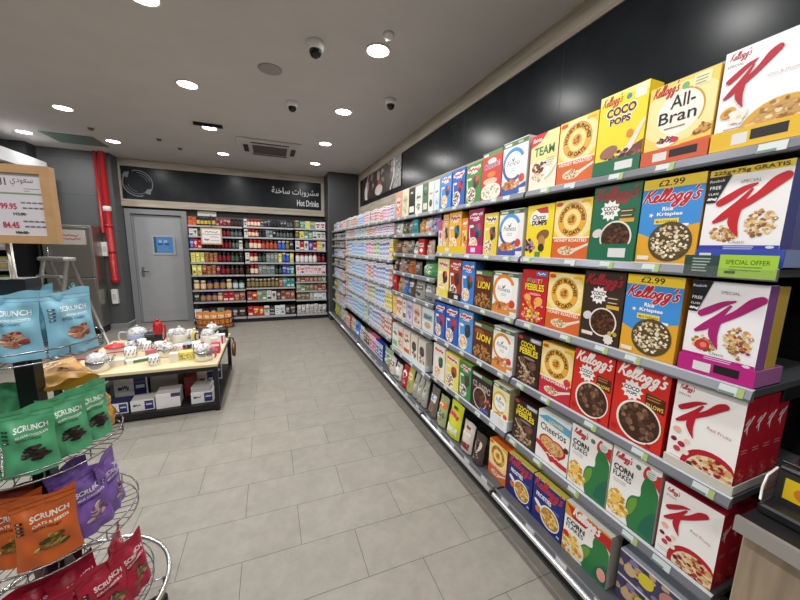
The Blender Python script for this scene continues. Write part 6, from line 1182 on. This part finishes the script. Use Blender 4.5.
for i, (x, y, w_, h_, c_, lb) in enumerate([(-1.55, 3.86, 0.1, 0.07, 'E2DCD8', 'small white box at the left table edge'), (-1.17, 3.98, 0.07, 0.05, 'C86A76', 'small pink box in the middle of the table'), (-0.72, 3.84, 0.06, 0.09, 'EAE6E0', 'upright cream box behind the yellow printed box'), (-1.42, 4.34, 0.12, 0.06, 'D8D4D0', 'pale flat box before the blue-banded kettle'), (-0.60, 4.06, 0.06, 0.11, 'E4E0DE', 'upright white box between the two red boxes')]): tbox(x, y, TZ, w_, 0.07, h_, 0.1*i-0.2, c_, lb, lambda c: c.squiggle(0.15, 0.5, 0.7, '8A6A6A', 3, 0.06, 0.06))
kettle(-1.385, 4.12, 0.055, 0.12, '4A4A4E', 'small wrapped kettle with dark handle beside the dark-stroked mug', 2.0)
t = empty('vacuum_flask', (-1.175, 4.29, TZ), 'tall flask with red upper half and black base on the table', 'flask')
mb = MB(); mb.lathe([(0.034, 0), (0.038, 0.01), (0.036, 0.13), (0.033, 0.135)], M_BLACKP, 18); mb.build('base', t)
mb = MB(); mb.lathe([(0.036, 0.135), (0.046, 0.16), (0.044, 0.25), (0.03, 0.275), (0.022, 0.28)], M_RED, 18); mb.build('body', t)
mb = MB(); mb.lathe([(0.018, 0.28), (0.018, 0.305), (0.001, 0.31)], M_RED, 12); mb.build('stopper', t)
mb = MB(); mb.tube(smooth_path([(0.042, 0, 0.24), (0.066, 0, 0.22), (0.062, 0, 0.1), (0.036, 0, 0.06)], 5), 0.01, M_RED, 8); mb.build('handle', t)
t = empty('plate_stack', (-0.885, 4.15, TZ), 'stack of dark and teal plates in the middle of the table', 'plates')
for k in range(4): mb = MB(); mb.lathe([(0.05, k*0.013), (0.095, k*0.013+0.011), (0.097, k*0.013+0.0125), (0.05, k*0.013+0.004), (0.001, k*0.013+0.003)], mat('plate_'+('dark' if k % 2 == 0 else 'teal'), '2A2E34' if k % 2 == 0 else 'A9BDBA', 0.25), 22); mb.build('plate', t)
mb = MB(); mb.lathe([(0.03, 0), (0.052, 0.02), (0.056, 0.06), (0.04, 0.1), (0.015, 0.11), (0.001, 0.112)], mat('cream_ceramic', 'E6DCC8', 0.3), 16, (-0.93, 4.56, TZ)); tag(mb.build('sugar_jar'), 'round cream sugar jar near the far table edge', 'jar')
t = empty('oil_bottle', (-0.84, 4.35, TZ), 'slim pale yellow bottle behind the plate stack', 'bottle')
mb = MB(); mb.lathe([(0.026, 0), (0.028, 0.01), (0.028, 0.11), (0.012, 0.14)], mat('yellow_glass', 'D8CC7A', 0.2), 14); mb.build('body', t); mb = MB(); mb.lathe([(0.013, 0.14), (0.013, 0.165), (0.001, 0.167)], M_WHITE, 10); mb.build('cap', t)
t = empty('black_pot', (-0.563, 4.5, TZ), 'black round pot at the far right corner of the table', 'pot')
mb = MB(); mb.lathe([(0.05, 0), (0.058, 0.01), (0.058, 0.08), (0.06, 0.085)], M_BLACKP, 18); mb.build('body', t); mb = MB(); mb.lathe([(0.058, 0.086), (0.05, 0.105), (0.012, 0.112), (0.012, 0.13), (0.001, 0.132)], M_BLACKP, 16); mb.build('lid', t)
t = empty('frying_pan', (-0.44, 4.20, 0.40), 'copper-coloured frying pan hanging off the right table side', 'pan')
mb = MB(); mb.lathe([(0.001, 0), (0.075, 0.0), (0.09, 0.03), (0.087, 0.03), (0.073, 0.004), (0.001, 0.004)], mat('copper_pan', '7A5240', 0.35, metal=0.5), 20, axis='x', cap=False); mb.build('bowl', t)
mb = MB(); mb.tube([(0.02, 0, 0.085), (0.01, 0.02, 0.13)], 0.007, M_BLACK, 6); mb.tube([(0.01, 0.02, 0.13), (-0.06, 0.03, 0.135)], 0.005, M_BLACK, 6); mb.build('handle', t)
# boxes on the lower shelf
def art_wb(sd):
    def f(c): c.rect(0, 0, 1, 1, 'DAD9D8'); c.rect(0.58, 0.08, 0.95, 0.9, '2A2E6A'); c.rect(0.64, 0.5, 0.9, 0.62, 'C8CCE4'); c.circ(0.16, 0.55, 0.06, '3A3A44'); c.squiggle(0.22, 0.55, 0.2, '3A3A44', sd, 0.03, 0.05)
    return f
def art_wh(c): c.rect(0, 0, 1, 1, 'E2E1DF'); c.rect(0.62, 0.72, 1, 1, '3A3E70'); c.ribbon([(0.1, 0.15), (0.4, 0.2), (0.8, 0.75)], 0.008, 'B8B6B4')
LZ = 0.076
for (x, y, z, wd, dp, h, rz, hx_, lab, a) in [
    (-0.66, 3.62, LZ, 0.19, 0.18, 0.11, 0.03, 'DAD9D8', 'white box with navy panel, right end of the lower table shelf', art_wb(1)),
    (-0.945, 3.62, LZ, 0.19, 0.2, 0.14, 0.08, 'E2E1DF', 'plain white box with navy corner, middle of the lower table shelf', art_wh),
    (-1.145, 3.61, LZ, 0.18, 0.16, 0.10, 0.06, 'DAD9D8', 'white box with navy panel, left of the plain white box', art_wb(2)),
    (-1.33, 3.60, LZ, 0.16, 0.15, 0.10, 0.02, '2E3264', 'navy box on the lower table shelf, left of the panelled white box', art_wb(3)),
    (-1.52, 3.62, LZ, 0.18, 0.16, 0.2, 0.0, '2E3264', 'tall navy box at the left end of the lower table shelf', art_wb(4)),
    (-1.3, 3.86, LZ, 0.26, 0.2, 0.27, 0.1, '262A56', 'dark navy box standing in the second row of the lower shelf', art_wb(5)),
    (-1.03, 3.92, LZ, 0.24, 0.2, 0.23, -0.05, 'A8A6A4', 'grey box in the second row behind the plain white box', None),
    (-0.8, 3.84, LZ, 0.10, 0.2, 0.2, 0.05, '8A2430', 'dark red box between the two white boxes, second row', None),
    (-0.665, 3.93, LZ, 0.16, 0.24, 0.24, 0.0, 'C8C6C2', 'pale box behind the right white box, second row', art_wb(6)),
    (-0.66, 4.25, LZ, 0.16, 0.26, 0.2, 0.2, 'D8D6D4', 'white box far back at the right side of the lower shelf', art_wb(7)),
    (-1.05, 4.3, LZ, 0.4, 0.3, 0.28, 0.0, '6A5A50', 'large brown carton at the back of the lower table shelf', None)]:
    tbox(x, y, z, wd, dp, h, rz, hx_, lab, a, None, 'boxed_ware', 'boxes on the lower table shelf')
tbox(-0.66, 3.62, LZ+0.111, 0.17, 0.15, 0.05, -0.12, 'B8B6B4', 'slim grey box lying on the right white box', None, None, 'boxed_ware', 'boxes on the lower table shelf')
